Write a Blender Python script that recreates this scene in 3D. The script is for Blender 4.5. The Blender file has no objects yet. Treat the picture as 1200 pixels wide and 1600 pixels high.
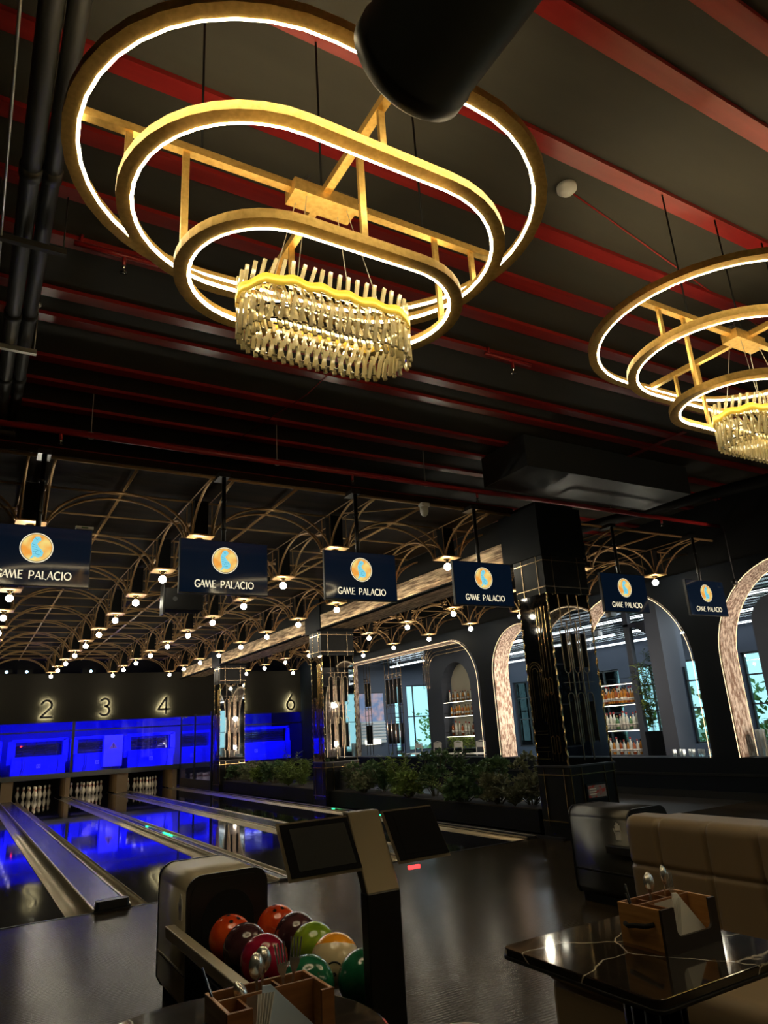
import bpy, bmesh, math, random
from mathutils import Vector, Matrix
random.seed(7)
PI = math.pi
C = bpy.context.scene.collection
SC = bpy.context.scene
H = 1.41          # eye height above the floor; heights below are z = H + height relative to the eye

# ------------------------------------------------------------------ camera, world, lights, exposure
cam_d = bpy.data.cameras.new('camera'); cam = bpy.data.objects.new('camera', cam_d); C.objects.link(cam)
yaw, pitch, roll, F = -0.541467, 0.303033, -0.0615983, 1089.935
fw = Vector((-math.sin(yaw)*math.cos(pitch), math.cos(yaw)*math.cos(pitch), math.sin(pitch)))
r0 = Vector((math.cos(yaw), math.sin(yaw), 0)); u0 = r0.cross(fw)
rt = r0*math.cos(roll)+u0*math.sin(roll); up = -r0*math.sin(roll)+u0*math.cos(roll)
M = Matrix((rt, up, -fw)).transposed().to_4x4(); M.translation = Vector((0, 0, H))
cam.matrix_world = M
cam_d.sensor_fit = 'VERTICAL'; cam_d.sensor_height = 36; cam_d.lens = 36*F/1600
cam_d.clip_start = 0.05; cam_d.clip_end = 200
SC.camera = cam
SC.view_settings.view_transform = 'Standard'; SC.view_settings.look = 'None'
SC.view_settings.gamma = 1; SC.view_settings.use_curve_mapping = False
SC.view_settings.exposure = 0.0
SC.cycles.use_denoising = True
SC.cycles.sample_clamp_indirect = 6
SC.cycles.max_bounces = 8
w = bpy.data.worlds.new('world'); SC.world = w; w.use_nodes = True
bgn = w.node_tree.nodes['Background']; bgn.inputs[0].default_value = (0.42, 0.86, 0.95, 1); bgn.inputs[1].default_value = 1.7

def area(name, loc, rot, sx, sy, power, col, portal=False):
    l = bpy.data.lights.new(name, 'AREA'); l.shape = 'RECTANGLE'; l.size = sx; l.size_y = sy
    l.energy = power; l.color = col; l.cycles.is_portal = portal
    o = bpy.data.objects.new(name, l); o.location = loc; o.rotation_euler = rot; C.objects.link(o); return o
area('window_daylight_portal', (19.35, 9.5, 1.8), (0, PI/2, 0), 2.8, 30, 1, (1, 1, 1), True)
area('window_daylight_portal', (15.5, -5.3, 1.9), (PI/2, 0, 0), 7, 3, 1, (1, 1, 1), True)
area('window_daylight_portal', (16.5, 24.3, 1.8), (-PI/2, 0, 0), 5, 3, 1, (1, 1, 1), True)
E_LED, E_BULB, E_EDGE = 32.0, 90.0, 2.0        # lamp strengths
BLUE_W = 230.0

# ------------------------------------------------------------------ materials
def mat(name, col, rough=0.5, metal=0.0, emis=None, es=0.0, noise=None, bump=None, spec=None, trans=None, coat=None):
    m = bpy.data.materials.new(name); m.use_nodes = True; nt = m.node_tree; b = nt.nodes['Principled BSDF']
    b.inputs['Base Color'].default_value = (*col, 1); b.inputs['Roughness'].default_value = rough; b.inputs['Metallic'].default_value = metal
    if spec is not None: b.inputs['Specular IOR Level'].default_value = spec
    if trans: b.inputs['Transmission Weight'].default_value = trans
    if coat: b.inputs['Coat Weight'].default_value = coat; b.inputs['Coat Roughness'].default_value = 0.04
    if emis: b.inputs['Emission Color'].default_value = (*emis, 1); b.inputs['Emission Strength'].default_value = es
    if noise or bump:
        tc = nt.nodes.new('ShaderNodeTexCoord'); mp = nt.nodes.new('ShaderNodeMapping'); nt.links.new(tc.outputs['Object'], mp.inputs[0])
    if noise:   # (col2, scale(x,y,z), detail, lo, hi)
        c2, sc, det, lo, hi = noise
        mp.inputs['Scale'].default_value = sc
        n = nt.nodes.new('ShaderNodeTexNoise'); n.inputs['Scale'].default_value = 1; n.inputs['Detail'].default_value = det
        r = nt.nodes.new('ShaderNodeValToRGB'); r.color_ramp.elements[0].position = lo; r.color_ramp.elements[1].position = hi
        r.color_ramp.elements[0].color = (*col, 1); r.color_ramp.elements[1].color = (*c2, 1)
        nt.links.new(mp.outputs[0], n.inputs['Vector']); nt.links.new(n.outputs['Fac'], r.inputs[0]); nt.links.new(r.outputs[0], b.inputs['Base Color'])
    if bump:    # (scale(x,y,z), strength, distance)
        sc, st, di = bump
        mp2 = nt.nodes.new('ShaderNodeMapping'); nt.links.new(tc.outputs['Object'], mp2.inputs[0]); mp2.inputs['Scale'].default_value = sc
        n2 = nt.nodes.new('ShaderNodeTexNoise'); n2.inputs['Scale'].default_value = 1; n2.inputs['Detail'].default_value = 4
        bp = nt.nodes.new('ShaderNodeBump'); bp.inputs['Strength'].default_value = st; bp.inputs['Distance'].default_value = di
        nt.links.new(mp2.outputs[0], n2.inputs['Vector']); nt.links.new(n2.outputs['Fac'], bp.inputs['Height']); nt.links.new(bp.outputs[0], b.inputs['Normal'])
    return m

def emit(name, col, s):
    m = bpy.data.materials.new(name); m.use_nodes = True; nt = m.node_tree; nt.nodes.clear()
    e = nt.nodes.new('ShaderNodeEmission'); e.inputs[0].default_value = (*col, 1); e.inputs[1].default_value = s
    o = nt.nodes.new('ShaderNodeOutputMaterial'); nt.links.new(e.outputs[0], o.inputs[0]); return m

def pane(name, tint, refl=0.12):
    m = bpy.data.materials.new(name); m.use_nodes = True; nt = m.node_tree; nt.nodes.clear()
    t = nt.nodes.new('ShaderNodeBsdfTransparent'); t.inputs[0].default_value = (*tint, 1)
    g = nt.nodes.new('ShaderNodeBsdfGlossy'); g.inputs['Roughness'].default_value = 0.02
    fr = nt.nodes.new('ShaderNodeFresnel'); fr.inputs[0].default_value = 1.5
    ad = nt.nodes.new('ShaderNodeMath'); ad.operation = 'ADD'; ad.inputs[1].default_value = refl
    mx = nt.nodes.new('ShaderNodeMixShader'); o = nt.nodes.new('ShaderNodeOutputMaterial')
    nt.links.new(fr.outputs[0], ad.inputs[0]); nt.links.new(ad.outputs[0], mx.inputs[0]); nt.links.new(t.outputs[0], mx.inputs[1]); nt.links.new(g.outputs[0], mx.inputs[2]); nt.links.new(mx.outputs[0], o.inputs[0]); return m

def marble():
    m = mat('black_marble', (0.012, 0.010, 0.009), 0.08, coat=0.5); nt = m.node_tree; b = nt.nodes['Principled BSDF']
    tc = nt.nodes.new('ShaderNodeTexCoord'); n = nt.nodes.new('ShaderNodeTexNoise'); n.inputs['Scale'].default_value = 5; n.inputs['Detail'].default_value = 5
    mx = nt.nodes.new('ShaderNodeMixRGB'); mx.inputs[0].default_value = 0.09
    v = nt.nodes.new('ShaderNodeTexVoronoi'); v.feature = 'DISTANCE_TO_EDGE'; v.inputs['Scale'].default_value = 2.3
    r = nt.nodes.new('ShaderNodeValToRGB'); r.color_ramp.elements[0].position = 0.0005; r.color_ramp.elements[0].color = (0.55, 0.5, 0.42, 1)
    r.color_ramp.elements[1].position = 0.006; r.color_ramp.elements[1].color = (0.016, 0.012, 0.009, 1)
    nt.links.new(tc.outputs['Object'], mx.inputs[1]); nt.links.new(tc.outputs['Object'], n.inputs['Vector']); nt.links.new(n.outputs['Color'], mx.inputs[2])
    nt.links.new(mx.outputs[0], v.inputs['Vector']); nt.links.new(v.outputs['Distance'], r.inputs[0]); nt.links.new(r.outputs[0], b.inputs['Base Color']); return m

def ribbed_floor():
    m = mat('dark_ribbed_floor', (0.024, 0.017, 0.010), 0.19, spec=0.06, noise=((0.038, 0.028, 0.017), (3.0, 0.35, 1), 4, 0.35, 0.7)); nt = m.node_tree; b = nt.nodes['Principled BSDF']; b.inputs['Specular Tint'].default_value = (1.0, 0.80, 0.55, 1)
    tc = nt.nodes.new('ShaderNodeTexCoord'); wv = nt.nodes.new('ShaderNodeTexWave'); wv.bands_direction = 'Y'; wv.inputs['Scale'].default_value = 11
    bp = nt.nodes.new('ShaderNodeBump'); bp.inputs['Strength'].default_value = 0.14; bp.inputs['Distance'].default_value = 0.002
    nt.links.new(tc.outputs['Object'], wv.inputs['Vector']); nt.links.new(wv.outputs['Fac'], bp.inputs['Height']); nt.links.new(bp.outputs[0], b.inputs['Normal']); return m

m_floor = ribbed_floor()
m_floor2 = mat('dark_smooth_floor', (0.012, 0.012, 0.012), 0.4, noise=((0.02, 0.019, 0.017), (1, 1, 1), 3, 0.3, 0.7))
m_ceil = mat('charcoal_ceiling', (0.036, 0.033, 0.024), 0.75, noise=((0.052, 0.047, 0.034), (0.7, 3, 1), 4, 0.3, 0.7))
m_vceil = mat('black_panel_ceiling', (0.012, 0.006, 0.0025), 0.85, spec=0.12, noise=((0.028, 0.015, 0.006), (0.5, 9, 1), 3, 0.35, 0.75))
m_red = mat('red_paint', (0.24, 0.012, 0.012), 0.28, noise=((0.36, 0.026, 0.022), (0.8, 9, 9), 4, 0.4, 0.75), bump=((2, 20, 20), 0.15, 0.003))
m_redpipe = mat('red_pipe_paint', (0.36, 0.02, 0.02), 0.3)
m_wall = mat('matt_black_wall', (0.004, 0.006, 0.009), 0.6, spec=0.15)
m_navy = mat('dark_navy_wall', (0.005, 0.008, 0.013), 0.6, spec=0.12)
m_grey = mat('blue_grey_plaster', (0.055, 0.07, 0.10), 0.6)
m_warm = mat('dark_brown_header', (0.014, 0.012, 0.009), 0.8, spec=0.15)
m_rib = mat('antique_gold_tube', (0.50, 0.30, 0.13), 0.4, 0.6)
m_gold = mat('brushed_gold', (0.78, 0.52, 0.16), 0.35, 0.75, noise=((0.62, 0.38, 0.10), (40, 40, 40), 3, 0.35, 0.7))
m_trim = mat('polished_gold_trim', (0.85, 0.62, 0.30), 0.15, 1.0)
m_trim2 = mat('champagne_gold_inlay', (0.42, 0.32, 0.21), 0.25, 1.0)
m_led = emit('warm_led', (1.0, 0.83, 0.50), E_LED)
m_bulb = emit('warm_bulb', (1.0, 0.93, 0.72), E_BULB)
m_edge = emit('gold_edge_led', (1.0, 0.74, 0.42), E_EDGE)
m_beamfill = emit('added_beam_led', (1.0, 0.72, 0.42), 28)
m_halo = emit('number_backlight', (1.0, 0.93, 0.55), 150.0)
m_black = mat('satin_black', (0.006, 0.006, 0.006), 0.35)
m_mblack = mat('matt_black', (0.004, 0.004, 0.004), 0.7, spec=0.2)
m_plast = mat('dark_grey_plastic', (0.03, 0.03, 0.032), 0.35)
m_pipe = mat('dark_grey_pipe', (0.035, 0.033, 0.028), 0.45, 0.2)
m_duct = mat('black_duct_wrap', (0.04, 0.042, 0.036), 0.42, bump=((6, 2, 6), 0.2, 0.01))
m_galv = mat('galvanised_steel', (0.6, 0.58, 0.5), 0.35, 0.8)
m_chrome = mat('chrome', (0.8, 0.8, 0.8), 0.12, 1.0)
m_steel = mat('spoon_steel', (0.82, 0.80, 0.74), 0.24, 0.9)
m_alu = mat('gutter_aluminium', (0.80, 0.71, 0.54), 0.33, 0.8)
m_cap = mat('dark_divider_cap', (0.05, 0.048, 0.055), 0.25, 0.2, bump=((14, 60, 1), 0.12, 0.002))
m_lane = mat('glossy_dark_lane', (0.012, 0.012, 0.02), 0.045, spec=0.9, coat=0.6, bump=((2.2, 1.5, 1), 0.03, 0.01))
m_mirror = mat('smoked_mirror', (0.55, 0.55, 0.55), 0.02, 1.0)
m_bglass = mat('black_glass', (0.004, 0.004, 0.005), 0.04)
m_colblk = mat('column_black_laminate', (0.007, 0.007, 0.007), 0.42, spec=0.2)
m_stone = mat('split_face_stone', (0.34, 0.22, 0.16), 0.75, noise=((0.98, 0.84, 0.72), (26, 26, 9), 6, 0.40, 0.60), bump=((34, 34, 12), 1.0, 0.06))
m_beamst = mat('split_face_beam_stone', (0.16, 0.10, 0.06), 0.7, noise=((0.75, 0.58, 0.38), (22, 2.5, 22), 5, 0.38, 0.64), bump=((40, 4, 40), 1.0, 0.04))
m_bronze = mat('satin_bronze_metal', (0.14, 0.115, 0.075), 0.36, 0.9, bump=((3, 120, 3), 0.03, 0.001))
m_hood = mat('light_bronze_hood', (0.60, 0.53, 0.38), 0.42, 0.4, bump=((3, 120, 3), 0.03, 0.001))
m_grymet = mat('satin_dark_grey_metal', (0.10, 0.10, 0.095), 0.38, 0.8)
m_screen = mat('tv_glass', (0.004, 0.007, 0.014), 0.06, emis=(0.003, 0.009, 0.022), es=0.5)
m_kscreen = mat('console_glass', (0.005, 0.005, 0.006), 0.08)
m_kdark = mat('console_display', (0.02, 0.02, 0.02), 0.12)
m_sofa = mat('taupe_leatherette', (0.20, 0.145, 0.085), 0.45, bump=((60, 60, 60), 0.08, 0.002))
m_marble = marble()
m_wood = mat('honey_wood', (0.34, 0.15, 0.04), 0.35, noise=((0.55, 0.28, 0.09), (6, 6, 60), 4, 0.3, 0.7))
m_wood2 = mat('brown_wood', (0.16, 0.06, 0.02), 0.4, noise=((0.26, 0.11, 0.035), (6, 6, 60), 4, 0.3, 0.7))
m_woodd = mat('black_stained_wood', (0.02, 0.014, 0.012), 0.4)
m_kick = mat('pale_kickback_wood', (0.30, 0.2, 0.1), 0.5)
m_paper = mat('white_paper', (0.85, 0.83, 0.78), 0.7)
m_paperb = mat('pale_blue_paper', (0.55, 0.68, 0.85), 0.6)
m_white = mat('white_plastic', (0.75, 0.74, 0.7), 0.4)
m_pin = mat('pin_white', (0.85, 0.8, 0.68), 0.25, coat=0.5)
m_pinred = mat('pin_red_band', (0.4, 0.03, 0.03), 0.3)
m_leafA = mat('light_green_leaf', (0.15, 0.22, 0.05), 0.5, noise=((0.26, 0.36, 0.08), (6, 6, 6), 2, 0.3, 0.7))
m_leafB = mat('deep_green_leaf', (0.05, 0.11, 0.045), 0.5, noise=((0.11, 0.19, 0.07), (6, 6, 6), 2, 0.3, 0.7))
m_leafC = mat('grey_green_leaf', (0.15, 0.17, 0.09), 0.55, noise=((0.24, 0.25, 0.14), (6, 6, 6), 2, 0.3, 0.7))
m_stem = mat('plant_stem', (0.09, 0.07, 0.03), 0.6)
m_glass = pane('clear_window_glass', (0.93, 0.97, 0.98), 0.03)
m_mask = pane('masking_glass', (0.85, 0.85, 1.0), 0.03)
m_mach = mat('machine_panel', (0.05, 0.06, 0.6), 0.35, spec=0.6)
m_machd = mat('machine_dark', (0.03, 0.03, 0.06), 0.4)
m_cry = mat('crystal_glass', (1.0, 0.90, 0.60), 0.05, trans=0.6)
m_goldband = mat('self_lit_gold_band', (1.0, 0.66, 0.08), 0.35, 0.35, emis=(1.0, 0.62, 0.06), es=0.28)  # weak emission puts a lit glow into the gold
m_intceil = mat('mirror_strip_ceiling', (0.62, 0.70, 0.76), 0.2, 0.55, bump=((1.5, 1.5, 1), 0.4, 0.05))
m_green_led = emit('green_led', (0.02, 1.0, 0.25), 5)
m_red_led = emit('red_led', (1.0, 0.03, 0.03), 4)
m_blueled = emit('blue_led_tube', (0.003, 0.003, 1.0), 2)
m_proj = emit('projector_lens_light', (0.55, 0.8, 1.0), 5)
m_shelfled = emit('shelf_led', (1.0, 0.93, 0.72), 5)
m_strip = emit('strip_lamp_white', (0.85, 0.94, 1.0), 9)
m_niche = mat('niche_back_panel', (0.55, 0.52, 0.42), 0.6)

# ------------------------------------------------------------------ geometry helpers
class MB:
    def __init__(s): s.v = []; s.f = []; s.sm = []
    def add(s, vs, fs, smooth=False):
        n = len(s.v); s.v += [tuple(v) for v in vs]; s.f += [tuple(i+n for i in f) for f in fs]; s.sm += [smooth]*len(fs); return s
    def box(s, x0, x1, y0, y1, z0, z1):
        vs = [(x, y, z) for z in (z0, z1) for y in (y0, y1) for x in (x0, x1)]
        return s.add(vs, [(0, 2, 3, 1), (4, 5, 7, 6), (0, 1, 5, 4), (2, 6, 7, 3), (0, 4, 6, 2), (1, 3, 7, 5)])
    def prism(s, pts, f0, f1, smooth=False):
        n = len(pts); vs = [f0(p) for p in pts]+[f1(p) for p in pts]
        s.add(vs, [tuple(range(n-1, -1, -1)), tuple(range(n, 2*n))])
        n0 = len(s.v)-2*n
        for i in range(n):
            j = (i+1) % n; s.f.append((n0+i, n0+j, n0+n+j, n0+n+i)); s.sm.append(smooth)
        return s
    def tube(s, pts, r, k=6, closed=False, caps=True):
        P = [Vector(p) for p in pts]; n = len(P); vs = []; prev = None
        for i, p in enumerate(P):
            a = P[i-1] if (i > 0 or closed) else p; b = P[(i+1) % n] if (i < n-1 or closed) else p
            t = (b-a).normalized()
            if prev is None:
                ref = Vector((0, 0, 1)) if abs(t.z) < 0.9 else Vector((1, 0, 0)); nn = t.cross(ref).normalized()
            else:
                nn = prev-t*prev.dot(t); nn = nn.normalized() if nn.length > 1e-6 else t.orthogonal().normalized()
            prev = nn; bb = t.cross(nn); rr = r(i/(n-1)) if callable(r) else r
            for q in range(k):
                an = 2*PI*q/k; vs.append(p+(nn*math.cos(an)+bb*math.sin(an))*rr)
        fs = []
        for i in range(n if closed else n-1):
            j = (i+1) % n
            for q in range(k): q2 = (q+1) % k; fs.append((i*k+q, i*k+q2, j*k+q2, j*k+q))
        if not closed and caps: fs += [tuple(range(k-1, -1, -1)), tuple((n-1)*k+q for q in range(k))]
        return s.add(vs, fs, k > 4)
    def bar(s, a, b, wx, wz=None):
        a = Vector(a); b = Vector(b); t = (b-a).normalized(); wz = wz or wx
        ref = Vector((0, 0, 1)) if abs(t.z) < 0.95 else Vector((0, 1, 0)); n = t.cross(ref).normalized(); m = n.cross(t)
        vs = [p+n*sx*wx/2+m*sz*wz/2 for p in (a, b) for sx, sz in ((-1, -1), (1, -1), (1, 1), (-1, 1))]
        return s.add(vs, [(0, 1, 2, 3), (7, 6, 5, 4), (0, 4, 5, 1), (1, 5, 6, 2), (2, 6, 7, 3), (3, 7, 4, 0)])
    def lathe(s, prof, c=(0, 0, 0), k=16, smooth=True):
        vs = []; fs = []
        for r, z in prof:
            for q in range(k): an = 2*PI*q/k; vs.append((c[0]+r*math.cos(an), c[1]+r*math.sin(an), c[2]+z))
        for i in range(len(prof)-1):
            for q in range(k): q2 = (q+1) % k; fs.append((i*k+q, i*k+q2, (i+1)*k+q2, (i+1)*k+q))
        fs += [tuple(range(k-1, -1, -1)), tuple((len(prof)-1)*k+q for q in range(k))]
        return s.add(vs, fs, smooth)
    def sphere(s, c, r, k=16, m=10):
        return s.lathe([(r*math.sin(PI*i/m)+1e-5, -r*math.cos(PI*i/m)) for i in range(m+1)], c, k)
    def quad(s, a, b, c, d): return s.add([a, b, c, d], [(0, 1, 2, 3)])
    def disc(s, c, r, ax='y', k=32):
        vs = []
        for q in range(k):
            an = 2*PI*q/k; a, b = r*math.cos(an), r*math.sin(an)
            vs.append((c[0]+a, c[1], c[2]+b) if ax == 'y' else (c[0], c[1]+a, c[2]+b) if ax == 'x' else (c[0]+a, c[1]+b, c[2]))
        return s.add(vs, [tuple(range(k))])
    def build(s, name, m, parent=None, bevel=0.0):
        me = bpy.data.meshes.new(name); me.from_pydata(s.v, [], s.f); me.update()
        for p, q in zip(me.polygons, s.sm): p.use_smooth = q
        me.materials.append(m)
        bm = bmesh.new(); bm.from_mesh(me); bmesh.ops.recalc_face_normals(bm, faces=bm.faces)
        bm.to_mesh(me); bm.free()
        o = bpy.data.objects.new(name, me); C.objects.link(o)
        if parent: o.parent = parent
        if bevel:
            md = o.modifiers.new('bevel', 'BEVEL'); md.width = bevel; md.segments = 2; md.limit_method = 'ANGLE'
        return o

def tag(o, label, cat, group=None, kind=None):
    o['label'] = label; o['category'] = cat
    if group: o['group'] = group
    if kind: o['kind'] = kind
    return o
def thing(name, label, cat, loc=(0, 0, 0), rz=0, group=None):
    o = bpy.data.objects.new(name, None); C.objects.link(o); o.location = loc; o.rotation_euler = (0, 0, rz); o.empty_display_size = 0.1
    return tag(o, label, cat, group)
def struct(name, mb, m):
    o = mb.build(name, m); o['kind'] = 'structure'; return o
def dup(root, loc=None, rot=None, label=None, group=None):
    r = root.copy(); C.objects.link(r)
    if loc is not None: r.location = loc
    if rot is not None: r.rotation_euler = rot
    if label: r['label'] = label
    if group: r['group'] = group
    for ch in list(root.children):
        c = ch.copy(); C.objects.link(c); c.parent = r
        for g in list(ch.children):
            d = g.copy(); C.objects.link(d); d.parent = c
    return r
ORD = ['first', 'second', 'third', 'fourth', 'fifth', 'sixth', 'seventh', 'eighth', 'ninth', 'tenth', 'eleventh', 'twelfth', 'thirteenth', 'fourteenth', 'fifteenth', 'sixteenth', 'seventeenth', 'eighteenth', 'nineteenth', 'twentieth']

def arc(cx, cy, r, a0, a1, n=12, ry=None):
    ry = ry or r
    return [(cx+r*math.cos(math.radians(a0+(a1-a0)*i/n)), cy+ry*math.sin(math.radians(a0+(a1-a0)*i/n))) for i in range(n+1)]
def stroke(mb, pts, wd, f0, f1):
    for (a, b) in zip(pts[:-1], pts[1:]):
        dx, dy = b[0]-a[0], b[1]-a[1]; L = math.hypot(dx, dy)
        if L < 1e-6: continue
        e = wd*0.18; ux, uy = dx/L, dy/L; nx, ny = -uy*wd/2, ux*wd/2
        q = [(a[0]-ux*e+nx, a[1]-uy*e+ny), (a[0]-ux*e-nx, a[1]-uy*e-ny), (b[0]+ux*e-nx, b[1]+uy*e-ny), (b[0]+ux*e+nx, b[1]+uy*e+ny)]
        mb.prism(q, f0, f1)
def rrect(w, h, r, n=5):
    pts = []
    for cx, cy, a in ((w/2-r, h/2-r, 0), (-w/2+r, h/2-r, 90), (-w/2+r, -h/2+r, 180), (w/2-r, -h/2+r, 270)):
        pts += arc(cx, cy, r, a, a+90, n)
    return pts

# ------------------------------------------------------------------ the setting
LX0, LX1, FY, PY = -0.35, 6.45, 7.47, 25.2
b = MB(); b.box(-3, 19.2, -5, FY, -0.2, 0); struct('floor', b, m_floor)
b = MB(); b.box(LX1, 19.2, FY, 24.2, -0.2, 0); b.box(LX1, 11.15, 24.2, 28.6, -0.2, 0); b.box(-3, LX0, FY, 28.6, -0.2, 0); struct('floor_side', b, m_floor2)
b = MB(); b.box(LX0, LX1, FY, 28.6, -0.3, -0.11); struct('floor_lane_bed', b, m_mblack)
b = MB(); b.box(-3.1, 19.3, -5.1, 24.2, H+3.6, H+3.75); b.box(-3.1, 11.15, 24.2, 28.7, H+3.6, H+3.75); struct('ceiling', b, m_ceil)
b = MB(); b.box(-0.6, 6.5, 7.24, 25.6, H+2.84, H+2.92); struct('ceiling_vault_panel', b, m_vceil)
b = MB(); b.box(-3.1, -3, -5, 28.6, 0, H+3.6); struct('wall_left', b, m_wall)
b = MB(); b.box(-3, 11.15, 28.6, 28.7, -0.3, H+3.6); struct('wall_back', b, m_wall)
b = MB(); xe = -3.0
for i, (x0, x1) in enumerate(((12.2, 13.8), (14.4, 16.0), (16.6, 18.7))):
    b.box(xe, x0, -5.1, -5, 0, H+3.6); b.box(x0, x1, -5.1, -5, 0, H-0.92); b.box(x0, x1, -5.1, -5, H+1.9, H+3.6); xe = x1
    f = MB()
    for xx in (x0+0.02, (x0+x1)/2, x1-0.02): f.box(xx-0.02, xx+0.02, -5.06, -5.02, H-0.92, H+1.9)
    for zz in (H-0.9, H+0.5, H+1.88): f.box(x0, x1, -5.06, -5.02, zz-0.02, zz+0.02)
    o = struct('window_%d' % (i+30), f, m_plast)
    g = MB(); g.box(x0, x1, -5.05, -5.04, H-0.92, H+1.9); g.build('window_pane', m_glass, o)
b.box(xe, 19.3, -5.1, -5, 0, H+3.6); struct('wall_front', b, m_navy)
# header wall carrying the lane numbers
b = MB(); b.box(-3, 11, 25.25, 25.4, H+0.86, H+2.38); struct('wall_header', b, m_warm)
b = MB(); b.box(-3, 11, 26.6, 26.7, H+2.3, H+3.6); struct('wall_header_upper', b, m_mblack)
b = MB(); b.box(11, 11.15, 21.6, 28.6, 0, H+3.6); struct('wall_lane_end', b, m_navy)

# arcade wall (plane x = 11, half a metre thick) with arched openings
AX0, AX1, ZT, ZS = 11.0, 11.5, H+2.40, H-0.76
AR = [(-2.45, 0.55), (1.05, 4.05), (4.55, 7.55), (8.05, 11.05), (11.5, 13.65)]
def arcpts(y0, y1, n=24):
    r = (y1-y0)/2; c = (y0+y1)/2; zs = H+(2.34 if r > 1.3 else 2.22)-r
    return [(c+r*math.cos(PI-PI*i/n), zs+r*math.sin(PI*i/n)) for i in range(n+1)]
def wide(y0, y1, r=1.15, n=10):
    zt = H+2.2
    return [(y0+r-r*math.cos(PI/2*i/n), zt-r+r*math.sin(PI/2*i/n)) for i in range(n+1)]+[(y1, zt)]
b = MB(); opens = []
def wallbox(y0, y1): b.box(AX0, AX1, y0, y1, 0, ZT)
edge = -5.0
for (y0, y1) in AR+[(14.2, 21.5)]:
    wallbox(edge, y0); b.box(AX0, AX1, y0, y1, 0, ZS)
    pts = arcpts(y0, y1) if y1 < 14 else wide(y0, y1)
    opens.append(pts)
    for p, q in zip(pts[:-1], pts[1:]):
        b.prism([(p[0], p[1]), (q[0], q[1]), (q[0], ZT), (p[0], ZT)], lambda t: (AX0, t[0], t[1]), lambda t: (AX1, t[0], t[1]))
    edge = y1
wallbox(edge, 21.7)
struct('wall_right', b, m_navy)
b = MB(); b.box(11.3, 11.5, -5, 21.7, ZT, H+3.6); struct('wall_light_stop', b, m_mblack)  # added above the arcade to stop bar light spilling over
b = MB(); b.box(AX0-0.03, AX0, -5, 21.6, 0, 0.12); b.box(AX0-0.02, AX0, -5, 21.6, 0.36, 0.40); struct('baseboard_right', b, m_black)
# stone linings with edge lights
ALAB = ['nearest the camera, out at the right', 'second along the arcade wall', 'at the right edge of the photo', 'behind the fifth hanging screen', 'left of the big mirrored column', 'of the wide opening with the corner curve']
for i, ((y0, y1), pts) in enumerate(zip(AR+[(14.2, 21.5)], opens)):
    t = thing('arch_lining', 'lit rough stone lining of the arch ' + ALAB[i], 'arch lining', (AX0+0.25, (y0+y1)/2, ZS), 0, 'stone linings of the arcade')
    full = [(y0, ZS)]+pts+([(y1, ZS)])
    lb = MB(); yc = (y0+y1)/2; zc = H+0.6
    ins = []
    for (y, z) in full:
        ins.append((y+(0.02 if y < yc-0.01 else -0.02 if y > yc+0.01 else 0), z-(0.02 if z > ZS+0.05 else 0)))
    for p, q, p2, q2 in zip(full[:-1], full[1:], ins[:-1], ins[1:]):
        lb.prism([p, q, q2, p2], lambda t_: (AX0+0.03-AX0-0.25, t_[0]-yc, t_[1]-ZS), lambda t_: (AX1-0.02-AX0-0.25, t_[0]-yc, t_[1]-ZS))
    lb.build('stone_panel', m_stone, t)
    eb = MB(); inn = []
    for (y, z) in full: inn.append((-0.27, (y-yc)*0.985, z-ZS-(0.03 if z > ZS+0.05 else 0)))
    if i == 5: inn = inn[:-1]
    eb.tube(inn, 0.006, 5); eb.build('edge_light', m_edge, t)
    eb = MB(); eb.tube([(0.21, p[1], p[2]) for p in inn], 0.004, 5); eb.build('edge_light', m_edge, t)

for i, (y0, y1) in enumerate(AR+[(14.2, 21.5)]):   # added spotlights that brighten the stone faces
    if y1 < 14: spots = [(y0+0.12, H+0.95), (y0+0.12, H-0.35)]
    else: spots = [(17.0, ZS+0.02), (19.2, ZS+0.02)]
    if i < 2: spots = []
    for q, (yy, zz) in enumerate(spots):
        t = thing('added_jamb_spotlight', 'added black spotlight, %s one in the arch %s' % (['upper', 'lower'][q], ALAB[i]), 'spotlight', (11.25, yy, zz), 0, 'added spotlights lighting the stone linings')
        dv = Vector((0, 1, 0.12)) if y1 < 14 else Vector((0, -0.3+0.6*q, 1)); dv.normalize()
        b = MB(); b.tube([-dv*0.10, -dv*0.02], 0.03, 10); b.build('housing', m_black, t)
        l = bpy.data.lights.new('added_jamb_spot', 'SPOT'); l.energy = 170; l.color = (1.0, 0.80, 0.62); l.spot_size = math.radians(95); l.spot_blend = 0.6; l.shadow_soft_size = 0.07
        o = bpy.data.objects.new('added_jamb_spot', l); C.objects.link(o); o.location = (11.25, yy, zz); o.rotation_euler = dv.to_track_quat('-Z', 'Y').to_euler()
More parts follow.
